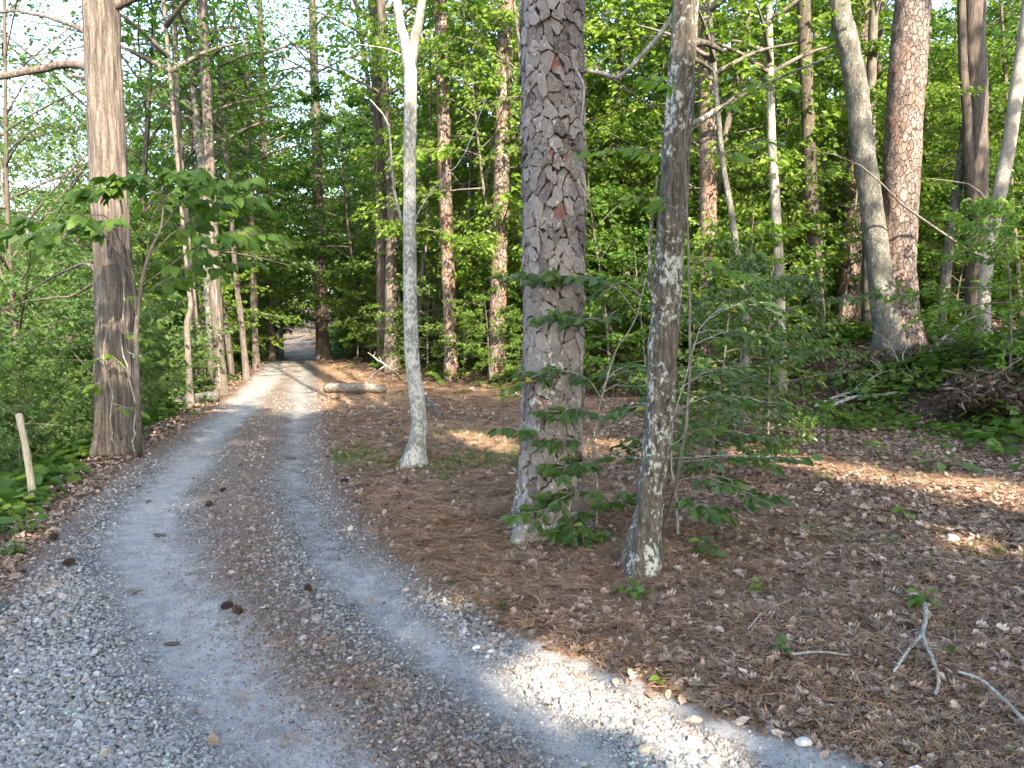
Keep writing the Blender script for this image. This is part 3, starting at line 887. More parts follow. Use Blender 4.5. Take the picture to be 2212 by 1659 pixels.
def tree(name, label, cat, spec, D, mat, kind, H, r_top, sides=20, step=.12, crown=None, group=None, limbs=(), fl=(.3, .3), limb_mat=None):
    P, W = trunk_axis(spec, D)
    P, W = extend(P, W, H, r_top)
    root = thing(name, (P[0][0], P[0][1], hz(P[0][0], P[0][1])), label, cat, group)
    Q, Wq = sample_axis(P, W, step)
    g = Geo(); tube(g, Q, Wq, sides, rough(kind, W[0], fl))
    t = part("trunk", g, mat, root)
    if limbs:
        for pts, r0, r1 in limbs:
            b = Geo(); limb(b, np.array(pts), r0, r1, seed=len(pts))
            part("branch", b, limb_mat or mat, root)
    if crown:
        c, rad, n, L, mk = crown
        cg = crown_cloud(np.array([Q[-1][0], Q[-1][1], 0]) + np.array(c), rad, n, L, int(abs(P[0][0] * 1000)))
        if cg.n:
            w = Geo()
            rr = np.random.default_rng(3)
            for k in range(9):
                a = 2.4 * k; zb = c[2] + rad[2] * rr.uniform(-.9, .4)
                i = np.argmin(abs(Q[:, 2] - zb)); q = Q[i]
                e = q + np.array([math.cos(a) * rad[0] * .8, math.sin(a) * rad[1] * .8, rad[2] * .25])
                tube(w, catmull(np.array([q, (q + e) / 2 + [0, 0, .1], e]), 6), np.linspace(.05, .012, 6), 5)
            part("limb", w, M['twig'] if mk != 'needle' else M['pine_far'], root)
            part("crown", cg, M[mk], root, False)
    return root, Q, Wq

# the big shaggy tree at the left edge of the road
A1 = lambda x, y, dd=0: at(x, y, D1 + dd)
tree("hardwood_tree", "big straight tree with shaggy brown bark at the left edge of the gravel road", "tree",
     [(252, 975, 84), (252, 900, 80), (250, 760, 76), (246, 600, 74), (237, 400, 72), (226, 200, 70), (216, 0, 68)], D1, M['shag'], 'shag', 17, .12, 72, .05,
     crown=((0.5, 1.5, 12.5), (3.6, 3.6, 4.2), 5000, .17, 'leaf_cool'), fl=(.24, .3),
     limbs=[([A1(200, 150), A1(150, 138, .1), A1(60, 155, .2), A1(-40, 172, .1)], .055, .035), ([A1(195, 75), A1(130, 45, .3), A1(40, 25, .6), A1(-30, 30, .9)], .028, .012),
            ([A1(235, 18), A1(262, 5), A1(330, -25), A1(420, -90, -.3)], .075, .03), ([A1(205, 170), A1(165, 165, .1), A1(130, 145, .2)], .025, .012),
            ([A1(62, 158, .2), A1(70, 250, .2), A1(100, 330, .3), A1(110, 420, .3)], .014, .004), ([A1(215, 600), A1(190, 570, .3), A1(130, 590, .6), A1(10, 660, .9)], .03, .008),
            ([A1(210, 610), A1(150, 640, .3), A1(60, 650, .6), A1(-40, 690, .8)], .02, .006)])
# the slim pale tree that forks
A2 = lambda x, y, dd=0: at(x, y, D2 + dd)
tree("slim_forked_tree", "slim pale grey tree with a bent foot and a high fork beside the road", "tree",
     [(890, 1006, 46), (897, 975, 40), (905, 930, 36), (903, 880, 34), (893, 800, 32), (887, 700, 31), (885, 500, 28), (885, 330, 27), (887, 180, 27), (884, 140, 27), (872, 80, 20), (860, 20, 18)], D2, M['smooth'], 'smooth', 12, .03, 24, .05,
     crown=((-.3, .5, 10.0), (2.0, 2.0, 2.6), 900, .12, 'leaf_bright'), fl=(.6, .13),
     limbs=[([A2(886, 150), A2(893, 100), A2(905, 40), A2(916, -20), A2(940, -160)], .062, .035),
            ([A2(868, 480), A2(850, 400, -.1), A2(838, 270, -.2), A2(800, 215, -.3)], .016, .006), ([A2(868, 120), A2(835, 105, -.1), A2(770, 95, -.3)], .010, .004),
            ([A2(897, 475), A2(920, 430, .1), A2(960, 380, .2), A2(1000, 340, .3), A2(1050, 210, .4)], .010, .004)])
# lichen-covered leaning hardwood
A4 = lambda x, y, dd=0: at(x, y, D4 + dd)
tree("leaning_hardwood_tree", "leaning dark hardwood spotted with pale lichen beside the big pine", "tree",
     [(1382, 1240, 84), (1390, 1180, 70), (1403, 1080, 62), (1418, 950, 62), (1430, 800, 60), (1441, 620, 60), (1455, 420, 58), (1466, 250, 56), (1475, 100, 54), (1482, -20, 50)], D4, M['lichen'], 'furrow', 12, .05, 64, .035,
     crown=((0.6, .5, 9.5), (2.8, 2.8, 2.6), 1600, .14, 'leaf'), fl=(.45, .16),
     limbs=[([A4(1475, 278), A4(1520, 255, .2), A4(1590, 212, .4), A4(1690, 165, .7), A4(1800, 118, .9)], .022, .006),
            ([A4(1492, 95), A4(1520, 92, .1), A4(1545, 102, .15), A4(1562, 112, .2)], .024, .013), ([A4(1490, 125), A4(1515, 135), A4(1538, 152, .1)], .017, .010),
            ([A4(1448, 700), A4(1410, 640, -.1), A4(1403, 560, -.1), A4(1412, 450, -.1), A4(1420, 380, -.1)], .018, .006),
            ([A4(1460, 1000), A4(1530, 992, .1), A4(1600, 985, .15), A4(1700, 988, .2)], .010, .004), ([A4(1385, 990, .2), A4(1330, 985, .3), A4(1290, 980, .4)], .010, .005)])
# the pair of trees on the bank: lichen trunk and sunlit pine
tree("grey_lichen_tree", "grey lichen-covered tree leaning left against the sunlit pine on the bank", "tree",
     [(1925, 775, 70), (1915, 700, 54), (1897, 560, 48), (1880, 430, 46), (1862, 300, 44), (1848, 180, 44), (1828, 80, 44), (1812, 0, 40)], D6 - .25, M['lichen_grey'], 'furrow', 17, .08, 36, .06,
     crown=((0, 1, 13), (3, 3, 3.5), 2500, .18, 'leaf'), fl=(.25, .3))
A6 = lambda x, y, dd=0: at(x, y, D6 + dd)
tree("sunlit_pine_tree", "tall pine with reddish plated bark and sunlit patches on the right bank", "tree",
     [(1948, 760, 96), (1945, 690, 76), (1941, 560, 70), (1945, 430, 72), (1953, 280, 74), (1963, 120, 72), (1973, -20, 68)], D6, M['pine'], 'pine', 19, .12, 40, .07,
     crown=((0, 0, 17), (3, 3, 3.5), 3500, .22, 'needle'), fl=(.2, .4))
tree("dark_pine_tree", "dark pine trunk standing just behind the lichen-covered tree on the bank", "tree",
     [(1830, 700, 54), (1838, 600, 48), (1848, 450, 46), (1860, 250, 46), (1874, 0, 44)], D6 + 3.0, M['pine_far'], 'pine', 20, .12, 24, .15,
     crown=((0, 0, 17), (3, 3, 3.5), 3000, .24, 'needle'))
tree("split_dark_tree", "dark trunk joined to a smooth grey one near the right edge", "tree",
     [(2112, 690, 52), (2112, 560, 46), (2110, 420, 44), (2108, 200, 44), (2104, 0, 42)], 14.5, M['dark_bark'], 'furrow', 17, .08, 24, .12,
     crown=((0, 0, 14), (3, 3, 3.2), 2600, .2, 'leaf'),
     limbs=[([at(2108, 480, 14.4), at(2096, 380, 14.35), at(2085, 200, 14.3), at(2078, 0, 14.3), at(2070, -160, 14.2)], .11, .07)])
A9 = lambda x, y, dd=0: at(x, y, 13.6 + dd)
tree("pale_leaning_tree", "pale smooth tree leaning out of the right side of the picture", "tree",
     [(2123, 735, 30), (2126, 640, 26), (2133, 560, 26), (2148, 480, 24), (2163, 400, 28), (2180, 310, 26), (2195, 200, 28), (2216, 60, 26)], 13.6, M['pale'], 'smooth', 14, .04, 18, .08,
     crown=((.6, 0, 11.5), (2.4, 2.4, 2.4), 1500, .16, 'leaf_bright'), fl=(.25, .2), limb_mat=M['twig'],
     limbs=[([A9(2120, 552), A9(2060, 520, -.2), A9(2000, 478, -.5), A9(1930, 425, -.9), A9(1850, 350, -1.3), A9(1740, 322, -1.7)], .032, .005),
            ([A9(2128, 575), A9(2150, 500, -.1), A9(2140, 450, -.2), A9(2100, 400, -.3), A9(2000, 385, -.5)], .024, .006), ([A9(2140, 540), A9(2175, 515), A9(2215, 510)], .02, .01)])
# further trunks one can tell apart
bg = [
    ("pine_tree", "tall pine seen just behind the upper lichen-spotted leaning tree", [(1530, 640, 42), (1530, 500, 38), (1528, 250, 36), (1523, 0, 36)], 15, 'pine_far', 'pine'),
    ("pine_tree", "thin pinkish pine trunk right of the slim forked tree", [(975, 800, 32), (972, 700, 28), (962, 420, 28), (957, 200, 27), (951, 0, 28)], 17.5, 'pine_far', 'pine'),
    ("pine_tree", "reddish sunlit pine just left of the big foreground pine", [(1074, 720, 38), (1077, 600, 34), (1083, 400, 34), (1088, 200, 33), (1091, 0, 33)], 16.5, 'pine_far', 'pine'),
    ("hardwood_tree", "light brown sunlit trunk left of the slim forked tree", [(842, 700, 30), (846, 560, 26), (847, 440, 24), (840, 320, 20), (832, 200, 18)], 20, 'shag', 'shag'),
    ("hardwood_tree", "dark trunk close behind the light brown one left of the forked tree", [(828, 720, 30), (826, 560, 26), (822, 400, 26), (816, 150, 26), (808, 0, 26)], 21, 'dark_bark', 'furrow'),
    ("hardwood_tree", "straight slim pale brown trunk left of the bank's lichen-covered pair", [(1690, 815, 22), (1687, 700, 20), (1682, 560, 20), (1674, 420, 20), (1667, 300, 18)], 13.6, 'pale', 'smooth'),
    ("hardwood_tree", "dark straight trunk between the slim pale trunk and the dark pine", [(1770, 720, 30), (1763, 600, 28), (1752, 420, 28), (1743, 200, 27), (1736, 0, 27)], 15, 'dark_bark', 'furrow'),
    ("hardwood_tree", "thin mottled stem that bends left behind the leaning hardwood", [(1615, 760, 16), (1612, 700, 15), (1600, 600, 14), (1586, 500, 14), (1573, 420, 13), (1560, 340, 11)], 13.2, 'lichen_grey', 'smooth'),
    ("hardwood_tree", "bluish grey smooth trunk rising above the broad-leaved sapling left", [(455, 640, 24), (440, 400, 20), (428, 300, 17), (418, 190, 14), (404, 60, 10)], 17, 'lichen_grey', 'smooth'),
    ("hardwood_tree", "grey trunk nearest the log on the left roadside", [(478, 850, 30), (474, 780, 25), (468, 680, 24), (462, 560, 22)], 15.5, 'shag', 'shag'),
    ("hardwood_tree", "light leaning trunk in the row left of the road", [(532, 805, 15), (526, 740, 13), (518, 670, 12), (510, 600, 11)], 18.5, 'shag', 'smooth'),
    ("hardwood_tree", "dark trunk at the far end of the left roadside row", [(586, 768, 17), (585, 720, 15), (582, 660, 14), (580, 600, 14)], 26, 'dark_bark', 'furrow'),
    ("hardwood_tree", "dark crooked small tree left of the roadside log", [(410, 850, 17), (406, 760, 13), (404, 700, 12), (412, 660, 10), (405, 600, 8)], 13.5, 'twig', 'smooth'),
    ("hardwood_tree", "brown trunk behind the leaning one in the left row", [(555, 785, 16), (550, 720, 14), (548, 640, 14)], 21.5, 'shag', 'shag'),
    ("hardwood_tree", "dark broad trunk right of where the road vanishes", [(700, 772, 34), (696, 720, 28), (694, 660, 26)], 27, 'dark_bark', 'furrow'),
]
rr_ = np.random.default_rng(21)
for nm, lb, spec, D, mk, kd in bg:
    pine = nm == "pine_tree"
    small = spec[0][2] * D / F < .26
    Ht = (19 + rr_.uniform(-1, 2)) if pine else (9.5 if small else 14 + rr_.uniform(-1, 2))
    tree(nm, lb, "tree", spec, D, M[mk], kd, Ht, .03 if small else .09, 14, .16,
         crown=((0, 0, Ht - (2.2 if small else 3.5)), (1.7, 1.7, 2.0) if small else (2.8, 2.8, 3.4), 900 if small else 2000, .2 if pine else .15, 'needle' if pine else 'leaf'), fl=(.25, .25))

# ------------------------------------------------------------------ the big foreground pine with its bark plates
spec3 = [(1183, 1150, 150), (1187, 1060, 137), (1190, 950, 131), (1194, 800, 128), (1196, 600, 128), (1196, 400, 130), (1194, 200, 130), (1192, 0, 130), (1191, -60, 130)]
P3, W3 = trunk_axis(spec3, D3)
W3 = W3 - .012
Q3, R3 = sample_axis(np.vstack([P3, extend(P3, W3, 20, .14)[0][-4:]]), np.concatenate([W3, extend(P3, W3, 20, .14)[1][-4:]]), .04)
pine3 = thing("plated_pine_tree", (P3[0][0], P3[0][1], hz(P3[0][0], P3[0][1])), "big foreground pine with thick grey bark plates and lichen at its foot", "tree")
f3 = lambda th, s, p: .42 * W3[0] * np.exp(-s / .16) * (1 + .4 * np.sin(3 * th + 2.2) + .35 * np.sin(5 * th)) + .006 * fbm(p[..., 0] * 3, p[..., 1] * 3, p[..., 2] * 1.5)
g = Geo(); tube(g, Q3, R3, 40, lambda th, s, p: f3(th, s, p) + .004 * fbm(p[..., 0] * 30, p[..., 1] * 30, p[..., 2] * 10))
part("trunk", g, M['groove'], pine3)
def build_plates(root, Q, Rr, disp, z_lo, z_hi, cell_s, cell_z, seed, mat, max_parts):
    r = np.random.default_rng(seed)
    zq = Q[:, 2]
    R0 = float(np.interp((z_lo + z_hi) / 2, zq, Rr)); C = 2 * math.pi * R0
    cols = int(round(C / cell_s)); ds = C / cols; rows = int((z_hi - z_lo) / cell_z) + 2
    seeds = []
    for j in range(rows):
        for i in range(cols):
            if r.random() < .22: continue
            seeds.append(((i + .5 * (j % 2) + r.uniform(-.30, .30)) * ds % C, z_lo + (j - .5 + r.uniform(-.48, .48)) * cell_z))
    sd_ = np.array(seeds)
    out = []
    for k, (s0, z0) in enumerate(sd_):
        d = sd_ - [s0, z0]; d[:, 0] = (d[:, 0] + C / 2) % C - C / 2
        near = np.argsort(d[:, 0] ** 2 + (d[:, 1] * .62) ** 2)[1:16]
        poly = [np.array(p) for p in ((-.2, -.25), (.2, -.25), (.2, .25), (-.2, .25))]
        for m in near:
            q = d[m]; nn = q * [1, .40]; c = .5 * (q[0] * nn[0] + q[1] * nn[1]); new = []
            for a, b in zip(poly, poly[1:] + poly[:1]):
                fa, fb = a @ nn - c, b @ nn - c
                if fa <= 0: new.append(a)
                if fa * fb < 0: new.append(a + (b - a) * fa / (fa - fb))
            poly = new
            if len(poly) < 3: break
        if len(poly) >= 3: out.append((s0, z0, np.array(poly)))
    ax = np.stack([np.interp(np.linspace(0, 1, 2), [0, 1], [0, 1])], 0)
    def surf(s, z, lift):
        th = s / C * 2 * math.pi
        c = np.stack([np.interp(z, zq, Q[:, 0]), np.interp(z, zq, Q[:, 1])], -1)
        rad = np.interp(z, zq, Rr)
        # same frame as tube(): A, B for a nearly vertical axis
        dirn = np.stack([AX[0] * np.cos(th) + BX[0] * np.sin(th), AX[1] * np.cos(th) + BX[1] * np.sin(th)], -1)
        p0 = np.concatenate([c + dirn * rad[..., None], z[..., None]], -1)
        rad = rad + disp(th, z - zq[0], p0) + lift
        return np.concatenate([c + dirn * rad[..., None], z[..., None]], -1)
    T0 = unit(Q[1] - Q[0]); Bx = unit(np.cross(T0, [1.0, 0, 0])); Ax = unit(np.cross(Bx, T0))
    AX, BX = Ax[:2], Bx[:2]
    items = []
    for s0, z0, poly in out:
        cen = poly.mean(0)
        ring = []
        for a, b in zip(poly, np.roll(poly, -1, 0)):
            L = np.linalg.norm(b - a)
            ring.append(a + (b - a) * .14)
            if L > .035: ring.append(a + (b - a) * r.uniform(.4, .6) + r.normal(0, .008, 2))
            ring.append(b - (b - a) * .14)
        ring = np.array(ring) + r.normal(0, .004, (len(ring), 2))
        v = ring - cen; ln = np.linalg.norm(v, axis=1, keepdims=True)
        outer = cen + v * np.clip(1 - .0006 / ln, .3, 1); top = cen + v * np.clip(1 - .0032 / ln, .3, 1)
        inner = cen + v * .5 + r.normal(0, .004, v.shape)
        th = r.uniform(.005, .028); lip = r.uniform(-.10, .28)
        lift = lambda q, b: b + lip * 0.6 * -(q[:, 1] - cen[1]) * (b > 0)
        n = len(ring)
        V = np.vstack([surf(s0 + outer[:, 0], z0 + outer[:, 1], np.full(n, -.004)),
                       surf(s0 + top[:, 0], z0 + top[:, 1], np.maximum(lift(top, th), .003) + r.normal(0, .0012, n)),
                       surf(s0 + inner[:, 0], z0 + inner[:, 1], np.maximum(lift(inner, th + .002), .003) + r.normal(0, .0035, n)),
                       surf(np.array([s0 + cen[0]]), np.array([z0 + cen[1]]), np.array([th + .002]))])
        i = np.arange(n); j = (i + 1) % n
        items.append((V, [np.stack([i, j, n + j, n + i], 1), np.stack([n + i, n + j, 2 * n + j, 2 * n + i], 1), np.stack([2 * n + i, 2 * n + j, np.full(n, 3 * n)], 1)]))
    # the plates that face the road and the camera first
    camp = np.array([0, 0, CAM_H])
    def score(it):
        c = it[0].mean(0); ax_ = np.array([np.interp(c[2], zq, Q[:, 0]), np.interp(c[2], zq, Q[:, 1]), c[2]])
        nrm_ = unit(c - ax_); vis = nrm_ @ unit(camp - c)
        inf = -.1 < c[2] < 4.3
        return -(vis * 1.0 + (0 if inf else -5))
    items.sort(key=score)
    for V, fs in items[:max_parts]:
        gp = Geo(); gp.add(V, fs); c = V.mean(0)
        o = link("bark_plate", gp.mesh("bark_plate", mat, False, c), root, c - np.array(root.location))
    rest = Geo()
    for V, fs in items[max_parts:]: rest.add(V, fs)
    tag(part("bark", rest, mat, root, False), kind='stuff')
build_plates(pine3, Q3, R3, f3, hz(P3[0][0], P3[0][1]) - .05, 5.2, .062, .108, 9, M['plate'], 300)
g = Geo(); tube(g, np.array([q for q in Q3 if q[2] > 5.0]), np.array([r + .012 for q, r in zip(Q3, R3) if q[2] > 5.0]), 24, rough('pine', .2, (0, 1)))
part("upper_trunk", g, M['pine'], pine3)
A3 = lambda x, y, dd=0: at(x, y, D3 + dd)
for pts, r0, r1 in [([A3(1255, 152, -.05), A3(1300, 158, -.1), A3(1338, 166, -.15), A3(1395, 110, -.2), A3(1440, 55, -.25), A3(1480, -10, -.3)], .013, .02),
                    ([A3(1245, 150, -.25), A3(1262, 190, -.3), A3(1256, 260, -.3), A3(1262, 300, -.28)], .009, .004)]:
    b = Geo(); limb(b, np.array(pts), r0, r1, 14, 7); part("branch", b, M['dead_wood'], pine3)
cg = crown_cloud(np.array([Q3[-1][0], Q3[-1][1], 16.5]), (3.2, 3.2, 4), 4500, .22, 77)
part("crown", cg, M['needle'], pine3, False)

# ------------------------------------------------------------------ unseen tall trees added behind and beside the camera to shade the road
spots = [(6, -7), (11, -4), (15, -9), (9, -13), (3.5, -12.5), (-4, -9), (-7, -5), (-5, -15), (14, -16), (20, -6), (20, -14), (25, -10), (7, -20), (0.5, -21), (-9, -13), (26, -2), (14, 1.5), (20, 3)]
cn = rng.random(len(spots))
for k, (x, y) in enumerate(spots):
    H = 15 + 5 * cn[k]
    zc = H * .60
    r_ = np.random.default_rng(900 + k)
    def keepf(p, r):
        gpt = p - S * ((p[:, 2] - .4) / S[2])[:, None]
        zone = (gpt[:, 0] > -9) & (gpt[:, 0] < 13) & (gpt[:, 1] > 1) & (gpt[:, 1] < 15)
        return r.random(len(p)) < np.where(zone, 1.0, .22)  # crown thinned except where its shadow should fall
    cg = crown_cloud((x, y, zc), (4.3, 4.3, H * .46), 11500, .36, 900 + k, 'diamond', .7, keepf)
    root = thing("tall_tree", (x, y, hz(x, y)), "unseen tall leafy tree added behind the viewer to shade the road", "tree", "unseen shade trees behind the viewer")
    g = Geo(); tube(g, catmull(np.array([(x, y, hz(x, y) - .1), (x + .2, y, H * .5), (x, y + .2, H)]), 16), np.linspace(.24, .04, 16), 8)
    for q in range(8):
        a = 2.4 * q; zb = H * (.35 + .07 * q); e = np.array([x + 3 * math.cos(a), y + 3 * math.sin(a), zb + 1.2])
        tube(g, np.array([[x, y, zb], (np.array([x, y, zb]) + e) / 2 + [0, 0, .3], e]), [.08, .05, .015], 5)
    part("trunk", g, M['dark_bark'], root)
    if cg.n: part("crown", cg, M['leaf'], root, False)
# ------------------------------------------------------------------ saplings, understory and the wood behind
sap = []
for k in range(5):
    H = 3.6 + .35 * k
    sap.append(kinds("sapling", plant(40 + k, H, 1.55, 26, 7, 16, .115, 'oval', .08, lean=.10), M['twig'], M['leaf'], "", "sapling", ""))
broad = [kinds("sapling", plant(50 + k, 2.8, 1.2, 16, 5, 9, .175, 'oval', .25, lean=.15, wf=.48, hang=.2), M['twig'], M['leaf_big'], "", "sapling", "") for k in range(2)]
bare = [kinds("bare_sapling", plant(55 + k, 3.4, .9, 14, 5, 1, .07, 'oval', .2, lean=.2, droop=.05, rise=.9), M['dead_wood'], M['leaf'], "", "sapling", "") for k in range(2)]
bright = [kinds("sapling", plant(60 + k, 3.2, 1.4, 22, 7, 14, .105, 'lobed', .15, lean=.12, wf=.9), M['twig'], M['leaf_bright'], "", "sapling", "") for k in range(2)]
dark = [kinds("sapling", plant(70 + k, 3.0, 1.25, 22, 7, 14, .095, 'oval', .08, lean=.08, rise=.2), M['twig'], M['leaf_dark'], "", "sapling", "") for k in range(2)]
cool = [kinds("shrub", plant(80 + k, 2.6, 1.45, 28, 7, 15, .095, 'oval', .04, lean=.15, rise=.5), M['twig'], M['leaf_cool'], "", "shrub", "") for k in range(4)]
mid = [kinds("understory_tree", plant(90 + k, 8.5, 2.7, 38, 10, 20, .145, 'diamond', .18, lean=.06, r0=.07), M['twig'], M['leaf'], "", "tree", "") for k in range(4)]
midb = [kinds("understory_tree", plant(96 + k, 7.0, 2.3, 34, 9, 17, .13, 'diamond', .2, lean=.06, r0=.05), M['twig'], M['leaf_bright'], "", "tree", "") for k in range(2)]
tallL = [kinds("leafy_tree", plant(100 + k, 12.5, 3.4, 42, 10, 17, .135, 'diamond', .2, lean=.05, r0=.13, rise=.6, flat_=.8, hang=.4), M['dark_bark'], M['leaf_cool'], "", "tree", "") for k in range(1)]
lace = [kinds("leafy_tree", plant(110 + k, 13.0, 3.8, 44, 10, 13, .118, 'diamond', .15, lean=.07, r0=.065, rise=.6, flat_=.8, hang=.4), M['dark_bark'], M['leaf_cool'], "", "tree", "") for k in range(2)]
def tall_pine(seed):
    r = np.random.default_rng(seed)
    H = 19.0; t = np.linspace(0, 1, 30)
    ax = np.stack([.5 * t * t * r.normal() + .1 * np.sin(4 * t + r.uniform(0, 6)), .5 * t * t * r.normal(), H * t - .15], 1)
    w = Geo(); tube(w, ax, .19 * (1 - .7 * t), 12, rough('pine', .19, (.3, .3)))
    for k in range(10):                                   # dead stubs
        z = r.uniform(3, 11); a = r.uniform(0, 6.28); i = int(z / H * 29); L = r.uniform(.3, 1.3)
        d = np.array([math.cos(a), math.sin(a), r.uniform(-.2, .3)])
        tube(w, np.array([ax[i], ax[i] + d * L * .5, ax[i] + d * L - [0, 0, .1]]), [.022, .015, .005], 4)
    lf = Geo()
    for k in range(14):
        z = r.uniform(11.5, 18.6); a = 2.4 * k; L = r.uniform(1.2, 3.0) * (1.2 - .5 * (z - 11) / 8)
        i = int(z / H * 29); e = ax[i] + np.array([math.cos(a) * L, math.sin(a) * L, .5])
        tube(w, np.array([ax[i], (ax[i] + e) / 2, e]), [.05, .03, .012], 4)
        m = 75
        p = ax[i] + (e - ax[i]) * r.uniform(.35, 1.1, m)[:, None] + r.normal(0, .3, (m, 3))
        d = r.normal(size=(m, 3)); leaves(lf, p, d, r.normal(size=(m, 3)) + [0, 0, .6], r.uniform(.18, .34, m), r.uniform(.06, .12, m), 'diamond', r.random(m))
    return w, lf
slim = [kinds("slim_tree", plant(140 + k, 11.0, 1.5, 16, 5, 8, .12, 'diamond', .42, lean=.05, r0=.06 + .018 * k, rise=.8), M[('dark_bark', 'shag', 'lichen_grey', 'twig')[k]], M['leaf'], "", "tree", "") for k in range(4)]
pines = [kinds("pine_tree", tall_pine(130 + k), M['pine_far'], M['needle'], "", "tree", "") for k in range(3)]
KEEP_OUT = [(ground(250, 965)[:2], .5), (np.array([-11.0, 40.0]), 2.0)]
def clear_road(x, y, m=1.0): return float(road_sd(np.array([x]), np.array([y]))[0]) > m
ZONES = [(215, "left of the shaggy roadside tree"), (292, "behind the shaggy roadside tree"), (480, "just right of the shaggy roadside tree"), (600, "in the row left of the far road"), (700, "where the road vanishes"),
         (865, "between the road and the slim forked tree"), (1125, "between the slim forked tree and the big pine"), (1265, "behind the big plated pine"), (1445, "between the big pine and the leaning hardwood"),
         (1640, "right of the leaning hardwood"), (1830, "left of the lichen-covered pair"), (1990, "behind the lichen-covered pair"), (9999, "right of the sunlit pine")]
def where(x, y):
    px = 1106 + x / y * F
    z = next(z for lim, z in ZONES if px < lim)
    near = "near" if y < 17 else ("midway" if y < 27 else "far back")
    return near, z
def put(protos, x, y, lo, hi, what, szm=(.9, 1.15), sink=.05, r=rng):
    src = protos[int(r.integers(len(protos)))]; sc = r.uniform(lo, hi)
    near, z = where(x, y)
    adj = ADJ.get(id(protos), "green")
    tall = "tall" if sc > lo + (hi - lo) * .67 else ("middling" if sc > lo + (hi - lo) * .33 else "small")
    lab = f"{tall} {adj} {what} {near}, {z}"
    return copy_thing(src, (x, y, hz(x, y) - sink), r.uniform(0, 6.28), sc, lab, f"{tall} {adj} {what}s {near}, {z}", r.uniform(*szm), (r.normal(0, .05), r.normal(0, .05)))
ADJ = {id(sap): "green-leaved", id(bright): "bright yellow-green", id(dark): "dark-leaved", id(cool): "small-leaved", id(slim): "bare-stemmed", id(broad): "broad-leaved", id(bare): "almost bare", id(mid): "leafy", id(midb): "light green", id(lace): "airy", id(pines): "straight"}
def spread_pts(n, fx, sep, seed):
    r = np.random.default_rng(seed); out = []
    tries = 0
    while len(out) < n and tries < n * 60:
        tries += 1
        p = fx(r)
        if p is None: continue
        if all((p[0] - q[0]) ** 2 + (p[1] - q[1]) ** 2 > sep ** 2 for q in out): out.append(p)
    return out
def in_bank(x, y, lo, hi=99):
    a = np.array([x]); b = np.array([y])
    return bool(inside(a, b, BANK_POLY)[0]) and lo < float(seg_dist(a, b, BANK_FOOT)[0]) < hi
def frustum(x, y, m=1.12): return abs(x) < y * .67 * m + 1.5

# along the foot of the bank, close behind the clearing
def fA(r):
    y = r.uniform(11, 30); x = r.uniform(-8, 16)
    return (x, y) if in_bank(x, y, .5, 3.2) and frustum(x, y) and clear_road(x, y, .9) else None
for x, y in spread_pts(88, fA, .72, 1):
    u = rng.random()
    if math.hypot(x - at(1940, 700, D6)[0], y - D6) < 2.2: continue
    put(broad if u < .16 else (dark if u < .36 else (bright if u > .82 else sap)), x, y, .35, .85, "sapling")
for px_, d_, s_ in ((1540, 7.6, .62), (1660, 8.4, .7), (1600, 10.2, .8)):
    q_ = at(px_, 800, d_); put(dark, q_[0], d_, s_, s_ + .02, "sapling")
def fB(r):
    y = r.uniform(15, 36); x = r.uniform(-9, 26)
    return (x, y) if in_bank(x, y, 3.0) and frustum(x, y) and clear_road(x, y, 1.2) else None
for x, y in spread_pts(84, fB, 1.5, 2):
    u = rng.random()
    put(bare if u < .08 else (dark if u < .18 else (bright if u > .8 else (broad if u > .72 else sap))), x, y, .7, 1.35, "sapling")
def fC(r):
    y = r.uniform(17, 44); x = r.uniform(-9, 30)
    return (x, y) if in_bank(x, y, 2.5) and frustum(x, y) and clear_road(x, y, 1.8) else None
for x, y in spread_pts(56, fC, 2.1, 3):
    put(mid, x, y, .7, 1.25, "understory tree")
def fCb(r):
    y = r.uniform(16, 27); x = r.uniform(-8, 15)
    return (x, y) if in_bank(x, y, 1.2) and frustum(x, y) and clear_road(x, y, 1.6) else None
for x, y in spread_pts(26, fCb, 1.4, 33):
    put(midb, x, y, .6, 1.35, "understory tree")
def fS(r):
    y = r.uniform(14.5, 24); x = r.uniform(-4.5, 16)
    return (x, y) if in_bank(x, y, .6) and frustum(x, y, 1.0) and clear_road(x, y, 1.6) else None
for x, y in spread_pts(30, fS, 1.1, 41): put(slim, x, y, .8, 1.3, "slim tree")
def fS2(r):
    y = r.uniform(15, 36); x = r.uniform(-18, -5)
    return (x, y) if .25 < float(left_off(np.array([x]), np.array([y]))[0]) < 1.4 else None
for x, y in spread_pts(13, fS2, 1.2, 42): put(slim, x, y, .8, 1.3, "slim tree")
def fP(r):
    y = r.uniform(22, 60); x = r.uniform(-14, 42)
    return (x, y) if in_bank(x, y, 2.5) and frustum(x, y) and clear_road(x, y, 2) else None
for x, y in spread_pts(38, fP, 2.4, 4):
    put(pines, x, y, .7, 1.1, "pine")
